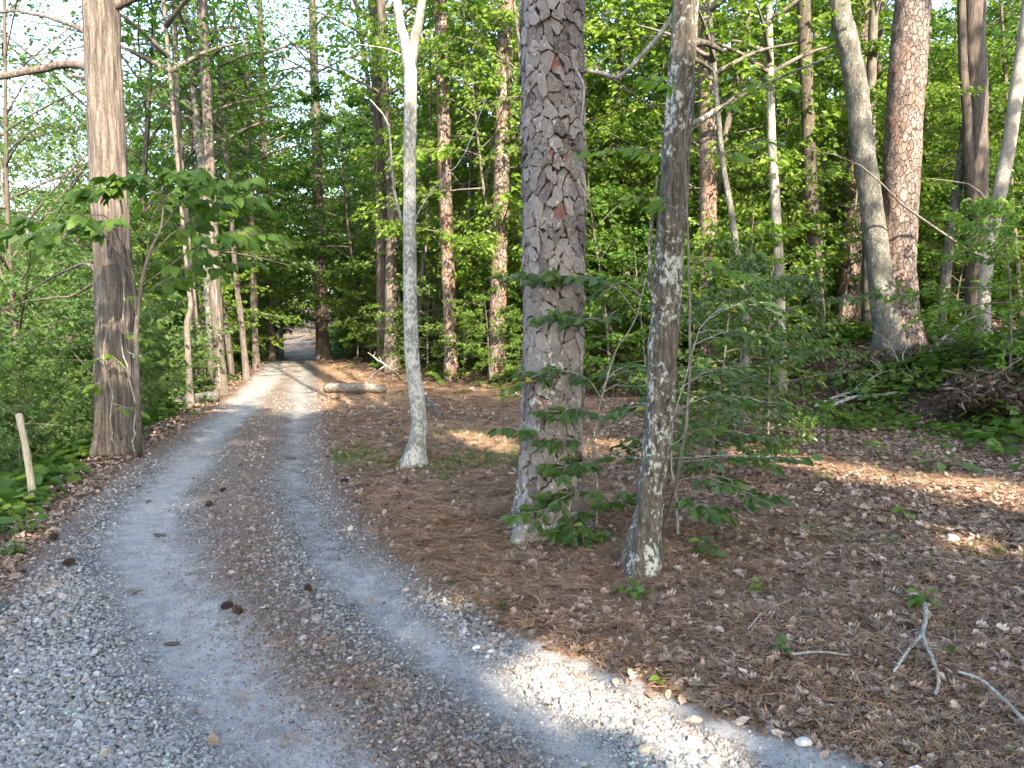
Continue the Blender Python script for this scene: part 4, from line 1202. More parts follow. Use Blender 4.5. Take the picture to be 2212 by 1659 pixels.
# left: the ravine
def fD(r):
    y = r.uniform(6.2, 26); x = r.uniform(-22, -4)
    lo = float(left_off(np.array([x]), np.array([y]))[0])
    return (x, y) if lo > (1.0 if y < 9 else .9) and frustum(x, y) and not (abs(x - at(250, 900, D1)[0]) < .8 and y < D1 + .3 and y > D1 - 2.5) and not (y < 8.2 and abs(x / y - (60 - 1106) / F) < .06) else None
for x, y in spread_pts(90, fD, .85, 5):
    lo = float(left_off(np.array([x]), np.array([y]))[0])
    h = .55 if lo < 1.8 else 1.0
    put(cool, x, y, .65 * h, 1.15 * h + .1, "shrub")
def fE(r):
    y = r.uniform(13, 50); x = r.uniform(-36, -8)
    lo = float(left_off(np.array([x]), np.array([y]))[0])
    return (x, y) if lo > 1.6 and frustum(x, y) else None
for x, y in spread_pts(28, fE, 2.6, 6):
    put(lace, x, y, .8, 1.2, "tree")
def fF(r):
    y = r.uniform(14, 46); x = r.uniform(-30, -6)
    lo = float(left_off(np.array([x]), np.array([y]))[0])
    return (x, y) if 1.0 < lo < 6 and frustum(x, y) else None
for x, y in spread_pts(15, fF, 1.7, 7):
    put(mid, x, y, .55, .85, "tree")
# over the far end of the road, both sides
for k, (dx, y) in enumerate([(-2.0, 27), (2.2, 25), (-2.2, 31), (2.3, 29), (2.2, 33), (-2.4, 36), (2.4, 38), (-2.8, 42), (3.0, 44), (-3.2, 49), (3.4, 52), (-4.2, 58), (-6, 66), (5, 60), (-1.8, 24), (-2.1, 33.5), (2.0, 36), (-2.3, 39), (2.4, 41)]):
    cx = np.interp(y, [12, 25, 34, 48, 78], [-4.0, -7.6, -8.95, -13.0, -23])
    put(mid, cx + dx * 1.25, y, .85 + .004 * y, 1.15 + .008 * y, "roadside tree")
    if k % 2 == 0: put(sap, cx + dx * 1.1, y - 1, .6, .9, "roadside sapling")

for dx, y, s_ in ((-.4, 80, .95), (-2.6, 83, 1.2), (2.0, 81, 1.1), (3.6, 78, 1.2), (-4.4, 79, 1.2), (.8, 88, 1.3)):
    put(midb, -23.4 - .29 * (y - 80) + dx, y, s_, s_ + .05, "roadside tree")

# the far-off wood behind everything reads as one mass
def far_clump(k, mat):
    g = Geo(); r = np.random.default_rng(600 + k)
    n = 420
    v = unit(r.normal(size=(n, 3))) * (r.random(n) ** .5)[:, None]
    la = r.uniform(0, 6.28, n)
    leaves(g, v * [1, 1, .55], np.stack([np.cos(la), np.sin(la), r.normal(-.2, .3, n)], 1), np.stack([r.normal(0, .5, n), r.normal(0, .5, n), np.ones(n)], 1), r.uniform(.10, .2, n), r.uniform(.07, .13, n), 'diamond', r.random(n))
    return g.mesh("clump", mat)
def far_trunk(k):
    g = Geo(); r = np.random.default_rng(650 + k)
    t = np.linspace(0, 1, 8)
    tube(g, np.stack([.02 * np.sin(4 * t + k), .02 * np.cos(3 * t + k), t], 1), .009 * (1 - .5 * t), 6)
    return g.mesh("far_trunk", M['dark_bark'] if k % 2 else M['pine_far'])
fc_ = proto_collection("clump", [far_clump(k, M['leaf'] if k < 3 else M['leaf_cool']) for k in range(5)])
ft_ = proto_collection("far_trunk", [far_trunk(k) for k in range(3)])
r = np.random.default_rng(77)
n = 2600
y = r.uniform(42, 95, n); x = y * r.uniform(-.95, .95, n)
ok = (road_sd(x, y) > 5.5) & ~((np.abs(x + .285 * y) < 5) & (y > 70))
rightside = x > np.interp(y, [34, 48, 78], [-8.9, -13, -23])
zmax = np.where(rightside, 13, 15)
z = height(x, y) + r.random(n) ** 1.3 * zmax
ok &= r.random(n) < np.where(rightside, .8, .34)
x, y, z = x[ok], y[ok], z[ok]; n = len(x)
scatter("far_woods", "far-off mass of green woodland behind the nearer trees", "woods", np.stack([x, y, z], 1), np.stack([r.normal(0, .2, n), r.normal(0, .2, n), r.uniform(0, 6.28, n)], 1),
        np.repeat(r.uniform(1.3, 2.8, n)[:, None], 3, 1), r.integers(0, 5, n), r.random(n), fc_)
n = 260
y = r.uniform(45, 95, n); x = y * r.uniform(-.9, .9, n); ok = (road_sd(x, y) > 4) & ~((np.abs(x + .285 * y) < 4) & (y > 70)); x, y = x[ok], y[ok]; n = len(x)
s = r.uniform(15, 22, n)
scatter("far_trunks", "thin far-off trunks in the depth of the woodland", "woods", np.stack([x, y, height(x, y) - .2], 1), np.stack([r.normal(0, .03, n), r.normal(0, .03, n), r.uniform(0, 6.28, n)], 1),
        np.repeat(s[:, None], 3, 1), r.integers(0, 3, n), r.random(n), ft_)
# ------------------------------------------------------------------ plants near the camera: each large leaf is a part
def leaf_meshes(nm, mat, kind, wf, n=4, seed=0):
    """unit-length leaves along +X, face up, with a midrib fold and a curl"""
    out = []
    for k in range(n):
        r = np.random.default_rng(seed + k)
        m = 6; u = np.linspace(0, 1, m)
        w = {'oval': np.sin(np.pi * u ** .85) ** .8 * .5, 'ovate': np.sin(np.pi * u ** .62) ** .9 * .5}[kind] * wf
        w = np.maximum(w, .008)
        droop = r.uniform(.10, .45); fold = r.uniform(.08, .3)
        V = []
        for i in range(m):
            for s in (-1, 0, 1):
                V.append((u[i], s * w[i], fold * abs(s) * w[i] - droop * u[i] ** 2 * .5 + (r.normal(0, .008) if s else 0)))
        f = [[3 * i + s, 3 * i + s + 1, 3 * i + s + 4, 3 * i + s + 3] for i in range(m - 1) for s in (0, 1)]
        g = Geo(); g.add(V, [np.array(f)], r.random())
        out.append(g.mesh(nm, mat))
    return out
def leaf_frame(pos, d, nrm, L):
    d = unit(d); s = unit(np.cross(nrm, d)); u = np.cross(d, s)
    m = Matrix.Identity(4)
    for i in range(3):
        m[i][0], m[i][1], m[i][2], m[i][3] = d[i] * L, s[i] * L, u[i] * L, pos[i]
    return m
def put_leaves(root, items, meshes, yellow=(), name="leaf"):
    inv = Matrix.Translation(-root.location)
    for k, (p, d, nn, L) in enumerate(items):
        o = bpy.data.objects.new(name, meshes[k % len(meshes)] if k not in yellow else YELLOW[k % len(YELLOW)])
        COL.objects.link(o); o.parent = root
        o.matrix_local = inv @ leaf_frame(p, d, nn, L)
def rest_leaves(root, q, mat, wf):
    if not q: return
    g = Geo()
    leaves(g, np.array([i[0] for i in q]), np.array([i[1] for i in q]), np.array([i[2] for i in q]), np.array([i[3] for i in q]), np.array([i[3] for i in q]) * wf, 'oval')
    tag(part("foliage", g, mat, root, False), kind='stuff')
YELLOW = leaf_meshes("leaf", M['leaf_yellow'], 'oval', .62, 2, 50)

def spray(wood, pts, r0, n_tw, per, L, rr, drop=0.0, along=.15, tw_len=.35, spread_=.8):
    """a branch with short twigs; returns leaf placements"""
    Q = limb(wood, np.array(pts), r0, .0018, 12, 5, .05, int(rr.integers(1e6)))
    items = []
    blen = np.linalg.norm(Q[-1] - Q[0])
    for j in range(n_tw):
        u = along + (1 - along) * (j + rr.uniform(.2, .9)) / n_tw
        i = min(int(u * 11), 10); p0 = Q[i] + (Q[i + 1] - Q[i]) * (u * 11 - i)
        bd = unit(Q[i + 1] - Q[i]); sg = 1 if j % 2 else -1
        an = sg * rr.uniform(.4, 1.2) * (1 if j < n_tw - 1 else 0)
        td = unit(np.array([bd[0] * math.cos(an) - bd[1] * math.sin(an), bd[0] * math.sin(an) + bd[1] * math.cos(an), bd[2] * .7 + rr.uniform(-.35, .25)]))
        tl = min(tw_len, blen * .5) * rr.uniform(.5, 1.15)
        e = p0 + td * tl - [0, 0, .04 * tl]
        tube(wood, np.array([p0, (p0 + e) / 2 + [0, 0, .01], e]), [.0028, .002, .0012], 4, cap=False)
        for q in range(per):
            v = .25 + .75 * (q + rr.uniform(0, .8)) / per
            s2 = 1 if q % 2 else -1
            a2 = s2 * rr.uniform(.4, spread_ + .3) if q < per - 1 else 0
            d = np.array([td[0] * math.cos(a2) - td[1] * math.sin(a2), td[0] * math.sin(a2) + td[1] * math.cos(a2), rr.normal(-drop, .25)])
            items.append((p0 + (e - p0) * v, d, np.array([rr.normal(.0, .7), rr.normal(-.55, .6), 1.0]) + d * .5 * drop, L * rr.uniform(.65, 1.15)))
    return items

# broad-leaved sapling in front of the shaggy tree
rr = np.random.default_rng(31)
DB = D1 - .9
AB = lambda x, y, dd=0: at(x, y, DB + dd)
gb = ground(303, 985)
root = thing("broad_leaf_sapling", gb, "broad-leaved sapling spreading level branches in front of the shaggy roadside tree", "sapling")
wood = Geo()
limb(wood, np.array([gb - [0, 0, .05], AB(298, 860), AB(294, 740), AB(302, 640), AB(318, 560), AB(345, 500), AB(352, 450), AB(350, 400)]), .034, .008, 24, 8, .03, 4)
limb(wood, np.array([AB(296, 690), AB(288, 610, -.1), AB(272, 520, -.15), AB(262, 440, -.2), AB(258, 410, -.2)]), .016, .005, 14, 6, .03, 5)
items = []
for pts, ntw, per, r0 in [
    ([AB(300, 640), AB(240, 520, -.2), AB(150, 488, -.4), AB(70, 480, -.6), AB(15, 500, -.7)], 9, 5, .010),
    ([AB(280, 560), AB(230, 470, -.5), AB(160, 475, -.9), AB(100, 505, -1.1)], 7, 5, .008),
    ([AB(320, 555), AB(380, 500, .1), AB(450, 455, .2), AB(520, 432, .3)], 8, 5, .009),
    ([AB(345, 500), AB(400, 430, -.2), AB(455, 405, -.3), AB(500, 400, -.4)], 7, 5, .008),
    ([AB(350, 420), AB(380, 385, -.1), AB(420, 368, -.2)], 5, 5, .006),
    ([AB(350, 440), AB(310, 395, -.2), AB(265, 385, -.3), AB(220, 405, -.4)], 7, 5, .006),
    ([AB(262, 440, -.2), AB(235, 410, -.3), AB(205, 415, -.4)], 4, 5, .005),
    ([AB(308, 620), AB(370, 570, -.2), AB(440, 520, -.3), AB(500, 500, -.4), AB(545, 505, -.4)], 8, 5, .009),
    ([AB(302, 640), AB(350, 610, .2), AB(420, 575, .3), AB(490, 570, .3)], 6, 4, .007),
    ([AB(318, 555), AB(330, 470, .3), AB(365, 420, .5), AB(430, 400, .6)], 7, 5, .007)]:
    items += spray(wood, pts, r0, ntw + 3, per + 1, .175, rr, .55, .2, .42)
part("stem", wood, M['twig'], root)
rr.shuffle(items)
BIG = leaf_meshes("leaf", M['leaf_big'], 'ovate', .62, 5, 60)
put_leaves(root, items[:300], BIG)
rest_leaves(root, items[300:], M['leaf_big'], .62)

# holly-like sapling with dark leaves in front of the big pine
rr = np.random.default_rng(32)
gb = ground(1285, 1150); DH = gb[1]
AH = lambda x, y, dd=0: at(x, y, DH + dd)
root = thing("dark_leaf_sapling", gb, "dark-leaved sapling with pale thin stems spreading in front of the big plated pine", "sapling")
wood = Geo()
limb(wood, np.array([gb - [0, 0, .04], AH(1290, 1060), AH(1282, 960), AH(1300, 860), AH(1330, 760), AH(1372, 690), AH(1395, 600)]), .011, .004, 22, 6, .03, 6)
limb(wood, np.array([AH(1286, 1040), AH(1262, 980, -.1), AH(1252, 900, -.15), AH(1240, 830, -.2)]), .007, .003, 14, 5, .03, 7)
items = []
for pts, ntw, per in [
    ([AH(1375, 680), AH(1330, 622, -.1), AH(1270, 600, -.2), AH(1200, 592, -.3), AH(1140, 600, -.3)], 9, 5),
    ([AH(1385, 640), AH(1340, 610, .2), AH(1290, 640, .3), AH(1240, 665, .3)], 6, 5),
    ([AH(1340, 740), AH(1300, 690, -.2), AH(1250, 690, -.3), AH(1190, 680, -.4)], 6, 5),
    ([AH(1300, 860), AH(1265, 815, -.1), AH(1210, 800, -.2), AH(1150, 812, -.3)], 7, 5),
    ([AH(1300, 850), AH(1340, 830, .1), AH(1390, 850, .2), AH(1430, 860, .3)], 6, 5),
    ([AH(1290, 900), AH(1250, 880, -.2), AH(1200, 890, -.3)], 5, 5),
    ([AH(1285, 960), AH(1240, 950, -.1), AH(1180, 940, -.2), AH(1125, 925, -.3)], 7, 5),
    ([AH(1288, 1000), AH(1250, 1000, -.2), AH(1215, 1010, -.3)], 6, 5),
    ([AH(1290, 1060), AH(1250, 1060, -.2), AH(1210, 1080, -.3), AH(1170, 1105, -.3)], 6, 5),
    ([AH(1290, 1080), AH(1320, 1085, -.2), AH(1350, 1070, -.3)], 3, 4),
    ([AH(1290, 1100), AH(1260, 1110, -.2), AH(1220, 1140, -.3)], 4, 5),
    ([AH(1290, 1120), AH(1275, 1150, -.3), AH(1265, 1190, -.4)], 3, 4),
    ([AH(1300, 840), AH(1330, 800, .3), AH(1380, 790, .5)], 5, 5)]:
    items += spray(wood, pts, .004, ntw + 3, per + 2, .098, rr, .30, .2, .22)
part("stem", wood, M['dead_wood'], root)
HOL = leaf_meshes("leaf", M['leaf_dark'], 'oval', .55, 5, 70)
rr.shuffle(items)
put_leaves(root, items[:300], HOL, yellow=(10, 77, 150, 222)); rest_leaves(root, items[300:], M['leaf_dark'], .55)

rr = np.random.default_rng(33)
gb = ground(1465, 1165); DH2 = gb[1] + .1
AH = lambda x, y, dd=0: at(x, y, DH2 + dd)
root = thing("dark_leaf_sapling", gb, "low dark-leaved sapling spreading right from behind the leaning hardwood", "sapling")
wood = Geo()
limb(wood, np.array([gb - [0, 0, .04], AH(1462, 1090), AH(1450, 1000), AH(1455, 900), AH(1480, 820), AH(1500, 740)]), .010, .004, 20, 6, .03, 8)
items = []
for pts, ntw, per in [
    ([AH(1452, 990), AH(1530, 985), AH(1610, 985, .1), AH(1700, 990, .1)], 9, 5),
    ([AH(1452, 960), AH(1500, 930, .2), AH(1580, 930, .4), AH(1650, 950, .5)], 7, 5),
    ([AH(1458, 890), AH(1520, 860, .1), AH(1590, 855, .2), AH(1660, 870, .3)], 8, 5),
    ([AH(1470, 840), AH(1530, 800, .2), AH(1600, 790, .4)], 7, 5),
    ([AH(1456, 1040), AH(1520, 1030, -.1), AH(1580, 1050, -.2), AH(1640, 1075, -.3)], 7, 5),
    ([AH(1460, 1090), AH(1510, 1090, -.2), AH(1560, 1110, -.3)], 5, 5),
    ([AH(1455, 900), AH(1420, 870, -.2), AH(1370, 880, -.3)], 5, 5),
    ([AH(1455, 950), AH(1420, 960, -.2), AH(1340, 975, -.2)], 5, 4),
    ([AH(1500, 745), AH(1560, 720, .2), AH(1640, 730, .4)], 7, 5),
    ([AH(1490, 780), AH(1520, 700, .3), AH(1580, 660, .5), AH(1650, 660, .7)], 7, 5)]:
    items += spray(wood, pts, .004, ntw + 3, per + 2, .098, rr, .30, .2, .24)
part("stem", wood, M['dead_wood'], root)
rr.shuffle(items)
put_leaves(root, items[:300], HOL, yellow=(5, 60, 130)); rest_leaves(root, items[300:], M['leaf_dark'], .55)

# light green branch with few leaves across the gap between the pine and the leaning tree
rr = np.random.default_rng(34)
DN = D4 - .35
AN = lambda x, y, dd=0: at(x, y, DN + dd)
gb = ground(1425, 1150)
root = thing("thin_sapling", gb, "thin sapling with a few light green leaves close beside the leaning hardwood", "sapling")
wood = Geo()
limb(wood, np.array([gb - [0, 0, .04], AN(1470, 1000), AN(1490, 800), AN(1488, 560), AN(1480, 300), AN(1500, 190)]), .010, .004, 22, 6, .02, 9)
items = []
for pts, ntw, per in [([AN(1480, 290), AN(1540, 250), AN(1600, 205), AN(1660, 185)], 6, 4), ([AN(1486, 470), AN(1440, 440), AN(1380, 425)], 5, 4),
                      ([AN(1488, 560), AN(1530, 570), AN(1600, 590)], 5, 4), ([AN(1484, 360), AN(1430, 330), AN(1370, 320), AN(1300, 330)], 5, 4),
                      ([AN(1490, 210), AN(1450, 180), AN(1400, 170)], 4, 4), ([AN(1480, 320), AN(1560, 330), AN(1640, 300)], 4, 4)]:
    items += spray(wood, pts, .004, ntw, per, .085, rr, .3, .3, .16)
part("stem", wood, M['twig'], root)
put_leaves(root, items, leaf_meshes("leaf", M['leaf_bright'], 'oval', .5, 4, 80))

# vines with yellowish leaves on the shaggy trunk
rr = np.random.default_rng(35)
AV = lambda x, y, dd=-.42: at(x, y, D1 + dd)
gb = ground(292, 985)
root = thing("climbing_vine", gb, "thin vine with yellow-green leaves climbing the foot of the shaggy roadside tree", "vine")
wood = Geo()
limb(wood, np.array([gb - [0, 0, .03], AV(288, 940), AV(292, 880), AV(276, 800), AV(262, 720), AV(270, 650), AV(268, 600)]), .012, .004, 24, 5, .08, 3)
limb(wood, np.array([gb - [.2, 0, .03], AV(240, 930), AV(242, 850), AV(225, 780), AV(232, 700)]), .009, .003, 18, 5, .08, 5)
items = []
for pts, ntw, per in [([AV(268, 650), AV(290, 640), AV(310, 650)], 4, 4), ([AV(262, 720), AV(290, 720), AV(315, 735)], 4, 4), ([AV(276, 800), AV(240, 770), AV(200, 780)], 5, 4),
                      ([AV(276, 760), AV(300, 770), AV(325, 760)], 3, 3), ([AV(232, 800), AV(210, 830), AV(175, 835)], 4, 4), ([AV(240, 870), AV(270, 880), AV(300, 890)], 3, 3)]:
    items += spray(wood, pts, .004, ntw, per, .10, rr, .5, .1, .16)
part("stem", wood, M['dead_wood'], root)
put_leaves(root, items, leaf_meshes("leaf", M['leaf_bright'], 'ovate', .6, 4, 90))

# ------------------------------------------------------------------ seedlings on the leaf litter
SEED = leaf_meshes("leaf", M['cover'], 'ovate', .62, 4, 110)
SEEDB = leaf_meshes("leaf", M['leaf_bright'], 'ovate', .5, 4, 120)
def seedling(px, py, h, n, L, lab, bright_=False, seed=0):
    r = np.random.default_rng(seed + 7)
    b = ground(px, py)
    root = thing("seedling", b, lab, "seedling")
    wood = Geo(); items = []
    for k in range(max(1, n // 5)):
        a = r.uniform(0, 6.28); rad_ = r.uniform(0, h * .8) if k else 0
        p0 = b + [math.cos(a) * rad_, math.sin(a) * rad_, -.01]; hh = h * r.uniform(.6, 1.1)
        tip = p0 + [r.normal(0, h * .2), r.normal(0, h * .2), hh]
        tube(wood, catmull(np.array([p0, (p0 + tip) / 2 + r.normal(0, .01, 3), tip]), 5), np.linspace(.003, .0015, 5), 4)
        for q in range(5):
            u = .45 + .55 * q / 4; az = 2.4 * q + r.uniform(-.4, .4)
            items.append((p0 + (tip - p0) * u, np.array([math.cos(az), math.sin(az), r.uniform(-.35, .25)]), np.array([r.normal(0, .4), r.normal(-.3, .4), 1.0]), L * r.uniform(.7, 1.15)))
    part("stem", wood, M['twig'], root)
    put_leaves(root, items, SEEDB if bright_ else SEED)
seedling(1275, 1195, .20, 10, .085, "bright green seedling between the big pine's foot and the leaning hardwood", True, 1)
seedling(1240, 1160, .14, 15, .06, "dark low seedling right at the foot of the big pine", False, 2)
seedling(1375, 1300, .13, 25, .06, "wide patch of small seedlings just below the leaning hardwood's foot", False, 3)
seedling(1515, 1215, .17, 15, .085, "leafy seedling a step right of the leaning hardwood's foot", False, 4)
seedling(1415, 1205, .13, 10, .07, "small seedling touching the right side of the leaning hardwood's foot", False, 5)
seedling(1632, 1285, .10, 10, .06, "yellow-green seedling alone on brown leaves, mid right", True, 6)
seedling(1975, 1320, .13, 25, .065, "clump of green seedlings just above the forked fallen twig", False, 7)
seedling(1955, 1125, .13, 5, .11, "single bright seedling in the sunny band of pine straw", True, 8)
seedling(2060, 1420, .07, 5, .06, "tiny seedling right of the forked fallen twig", False, 9)
seedling(965, 1045, .10, 15, .06, "low seedling right of the slim forked tree's foot", False, 10)
seedling(1420, 1480, .05, 5, .05, "tiny seedling near the gravel's right edge", False, 11)
seedling(1780, 1040, .14, 5, .10, "yellowish seedling on the sandy strip below the bank", True, 12)
seedling(2150, 990, .22, 15, .13, "bright leafy seedling at the foot of the bank near the right edge", True, 13)
seedling(1900, 985, .2, 10, .14, "bright seedling with large leaves under the bank's brush pile", True, 14)
seedling(1100, 880, .32, 25, .13, "sunlit yellow-green seedlings just left of the big pine", True, 15)
seedling(60, 1155, .16, 15, .10, "low green plant at the road's left edge near a pine cone", False, 16)
seedling(20, 1125, .2, 20, .11, "yellowish low plant at the far left edge of the road", True, 17)
seedling(40, 1200, .12, 15, .09, "small green plant nearest the viewer on the left verge", False, 18)
seedling(1540, 1400, .05, 5, .05, "tiny seedling on brown leaves above the short straight twig", False, 19)
seedling(1690, 1420, .09, 10, .055, "dull green seedling beside the short straight twig", False, 20)

# ------------------------------------------------------------------ pine cones
def cone_meshes():
    core = Geo(); n = 9; t = np.linspace(0, 1, n)
    tube(core, np.stack([np.zeros(n), np.zeros(n), t], 1), .18 * np.sin(np.pi * (t * .9 + .08)) + .02, 8, tone=.0)
    sc_ = Geo()
    for k in range(64):
        u = (k + .5) / 64; z = .04 + .92 * u; a = 2.39996 * k
        R_ = .40 * math.sin(math.pi * (u * .80 + .16)) + .03; tilt = .25 + 1.0 * u
        o = np.array([math.cos(a), math.sin(a), 0]); s = np.array([-o[1], o[0], 0]); up = np.array([0, 0, 1.0])
        d = o * math.cos(tilt) + up * math.sin(tilt); nn = -o * math.sin(tilt) + up * math.cos(tilt)
        b = o * .10 + up * (z - .06); L = R_ * .95; w = .085 + .05 * math.sin(math.pi * u)
        V = [b - s * w * .4, b + s * w * .4, b + d * L * .7 + s * w - nn * .02, b + d * L + nn * .02, b + d * L * .7 - s * w - nn * .02, b + d * L * .8 + nn * .06]
        sc_.add(V, [np.array([[0, 1, 5], [1, 2, 5], [2, 3, 5], [3, 4, 5], [4, 0, 5]])], np.array([.2, .2, .6, 1.0, .6, .85]))
    return core.mesh("core", M['cone']), sc_.mesh("scales", M['cone'], False)
CORE, SCALES = cone_meshes()
def cone(px, py, L, rz, lab):
    b = ground(px, py)
    o = thing("pine_cone", b + [0, 0, L * .20], lab, "pine cone")
    o.rotation_euler = (R(82), 0, rz); o.scale = (L, L, L)
    link("core", CORE, o); link("scales", SCALES, o)
cone(663, 1275, .070, .5, "dark pine cone between the tracks nearest the right wheel track")
cone(478, 1318, .070, 2.2, "left pine cone of the pair lying together on the gravel")
cone(520, 1328, .070, 4.0, "right pine cone of the pair lying together on the gravel")
cone(478, 1062, .070, 1.0, "pine cone on the brown middle strip, farthest of those on the road")
cone(448, 1096, .075, 3.0, "small pine cone on the edge of the left wheel track")
cone(120, 1163, .085, .2, "dark pine cone on the left verge beside low green plants")
cone(137, 1226, .08, 2.6, "pine cone on the gravel's left edge")
cone(1875, 1228, .085, 1.2, "grey pine cone on brown leaves right of the low dark-leaved sapling")
cone(1945, 1370, .09, 2.0, "pine cone beside the forked fallen twig")
cone(2010, 1100, .085, .4, "pine cone at the lower edge of the sunny straw band")
cone(2195, 1192, .09, 5.0, "pine cone at the right edge of the picture in the leaves")
cone(2040, 1015, .085, .9, "pine cone under the bank near the right edge")
cone(735, 1045, .08, 2.0, "pine cone in the litter left of the slim forked tree")
cone(1380, 1000, .08, 3.0, "pine cone lying on straw behind the big pine")

# ------------------------------------------------------------------ dead wood
def stick(name, lab, cat, paths, mat, base=None, sides=7):
    b = np.array(paths[0][0][0]) if base is None else base
    root = thing(name, b, lab, cat)
    for k, (pts, r0, r1) in enumerate(paths):
        g = Geo(); Q = catmull(np.array(pts), 40); rk = np.random.default_rng(k + len(pts) + int(abs(pts[0][0]) * 100))
        Q[1:-1] += (fbm(Q[1:-1, 0] * 9, Q[1:-1, 1] * 9, 3.0 + k)[:, None] * np.array([.6, .6, .3])) * r0 * 1.6
        tube(g, Q, np.linspace(r0, r1, 40) * (1 + .22 * fbm(np.arange(40) * .35, k + .5, 1.0)), 9, lambda th, s, p: r0 * .22 * fbm(p[..., 0] * 60, p[..., 1] * 60, p[..., 2] * 60, 3))
        for i in range(6, 38, 7):
            d2 = unit(rk.normal(size=3) * [1, 1, .4] + [0, 0, .25]) * r0 * rk.uniform(3, 11)
            tube(g, np.array([Q[i], Q[i] + d2 * .6, Q[i] + d2 + [0, 0, -r0]]), [r0 * .45, r0 * .3, r0 * .12], 5)
        part("stem" if k == 0 else "fork", g, mat, root)
    return root
G = lambda x, y, h=.012, k=.03: ground(x, y) + [0, 0, h + k]
stick("fallen_twig", "pale forked twig lying on brown leaves at lower right", "twig", [
    ([G(1996, 1335, .05), G(1998, 1370, .05), G(1992, 1403, .04), G(2012, 1450, .03), G(2026, 1490), G(2020, 1520)], .012, .006),
    ([G(1992, 1403, .04), G(1965, 1425, .03), G(1930, 1472)], .009, .006)], M['dead_wood'])
stick("fallen_twig", "long thin curved twig in the bottom right corner", "twig", [([G(2068, 1475, .02), G(2110, 1505, .05), G(2160, 1545, .05), G(2215, 1600, .03), G(2235, 1650)], .006, .009)], M['dead_wood'])
stick("fallen_twig", "short straight pale twig left of the forked one", "twig", [([G(1712, 1434, .02), G(1770, 1432, .02), G(1832, 1438, .015)], .006, .004)], M['dead_wood'])
stick("fallen_twig", "thin white sliver of wood left of the forked twig, higher up", "twig", [([G(1615, 1382, .02), G(1643, 1350, .03)], .004, .003)], M['dead_wood'])
stick("fallen_branch", "grey branch lying at the foot of the bank under the lichen tree", "branch", [
    ([G(1760, 888, .05), G(1810, 868, .06), G(1870, 850, .07), G(1920, 835, .1)], .030, .018), ([G(1780, 894, .04), G(1840, 872, .06), G(1895, 868, .06), G(1960, 855, .05)], .035, .02),
    ([G(1845, 858, .08), G(1872, 838, .16), G(1885, 825, .2)], .014, .008)], M['dead_wood'])
GB = lambda x, y, d: at(x, y, d)
stick("dead_branch", "tangled white dead branch in front of the bank's pine pair", "branch", [
    ([G(1862, 855, .03), GB(1880, 820, D6 - 1.2), GB(1915, 802, D6 - 1.1), GB(1960, 798, D6 - 1.1), GB(2010, 808, D6 - 1.2)], .014, .010),
    ([GB(1962, 800, D6 - 1.1), GB(1950, 770, D6 - 1.0), GB(1962, 745, D6 - .9), GB(1972, 728, D6 - .9)], .012, .006),
    ([GB(1945, 800, D6 - 1.1), GB(1935, 770, D6 - 1.0), GB(1915, 735, D6 - .9), GB(1885, 715, D6 - .9)], .012, .006),
    ([GB(1905, 803, D6 - 1.1), GB(1890, 785, D6 - 1), GB(1868, 772, D6 - 1)], .014, .008)], M['dead_wood'])
stick("dead_branch", "pale dead limb leaning up toward the smooth tree at right", "branch", [
    ([GB(2010, 760, 12.6), GB(2050, 720, 12.8), GB(2090, 690, 13.0), GB(2150, 672, 13.2)], .03, .012), ([GB(2075, 700, 12.9), GB(2085, 680, 12.9), GB(2088, 660, 12.9)], .012, .006)], M['pale'], ground(2010, 775))
stick("fallen_branch", "crooked pale root-like branch behind the slim forked tree's foot", "branch", [
    ([G(900, 880, .10), G(920, 878, .12), G(935, 890, .08), G(950, 905, .03)], .035, .02)], M['lichen_grey'])
stick("dead_branch", "pale dead stick leaning among leaves above the roadside log", "branch", [
    ([G(868, 822, .0), at(848, 800, 17.0), at(825, 783, 17.1), at(795, 762, 17.3)], .03, .012), ([at(840, 795, 17.0), at(848, 783, 17.0), at(860, 775, 17.0)], .014, .006)], M['dead_wood'])
# logs
def log(name, lab, a, b, r0, mat, extra=()):
    root = thing(name, a, lab, "log")
    g = Geo(); Q = catmull(np.array([a, (a + b) / 2 + [0, 0, .02], b]), 26)
    tube(g, Q, np.linspace(r0, r0 * .85, 26), 18, lambda th, s, p: .026 * fbm(p[..., 0] * 6, p[..., 1] * 24, p[..., 2] * 24, 3) + .02 * fbm(p[..., 0] * 2, p[..., 1] * 2, p[..., 2] * 2))
    part("trunk", g, mat, root)
    for pts, q0, q1 in extra:
        e = Geo(); limb(e, np.array(pts), q0, q1); part("stub", e, mat, root)
la, lb_ = ground(706, 848), ground(828, 852)
la = la + [0, 0, .09]; lb_ = lb_ + [0, 0, .10]
log("fallen_log", "pale weathered log lying on the right side of the road", la, lb_, .105, M['log'], [([la * .35 + lb_ * .65, la * .3 + lb_ * .7 + [.1, .25, .25], la * .2 + lb_ * .8 + [.2, .4, .42]], .045, .015)])
la, lb_ = ground(375, 885), ground(470, 868)
log("fallen_log", "mossy grey log lying at the left edge of the road", la + [0, 0, .10], lb_ + [0, 0, .10], .12, M['lichen_grey'], [([lb_ + [0, 0, .1], lb_ + [.03, 0, .25]], .04, .03)])
# post
pb = ground(74, 1085)
pt = at(41, 895, pb[1])
root = thing("wooden_post", pb, "bare weathered post leaning in the bushes left of the road", "post")
g = Geo(); tube(g, catmull(np.array([pb - [0, 0, .1], (pb + pt) / 2 + [.01, 0, 0], pt]), 24), np.linspace(.033, .025, 24), 10, lambda th, s, p: .005 * fbm(p[..., 0] * 30, p[..., 1] * 30, p[..., 2] * 6) + .004 * np.sin(s * 9) ** 8)
part("pole", g, M['post'], root)

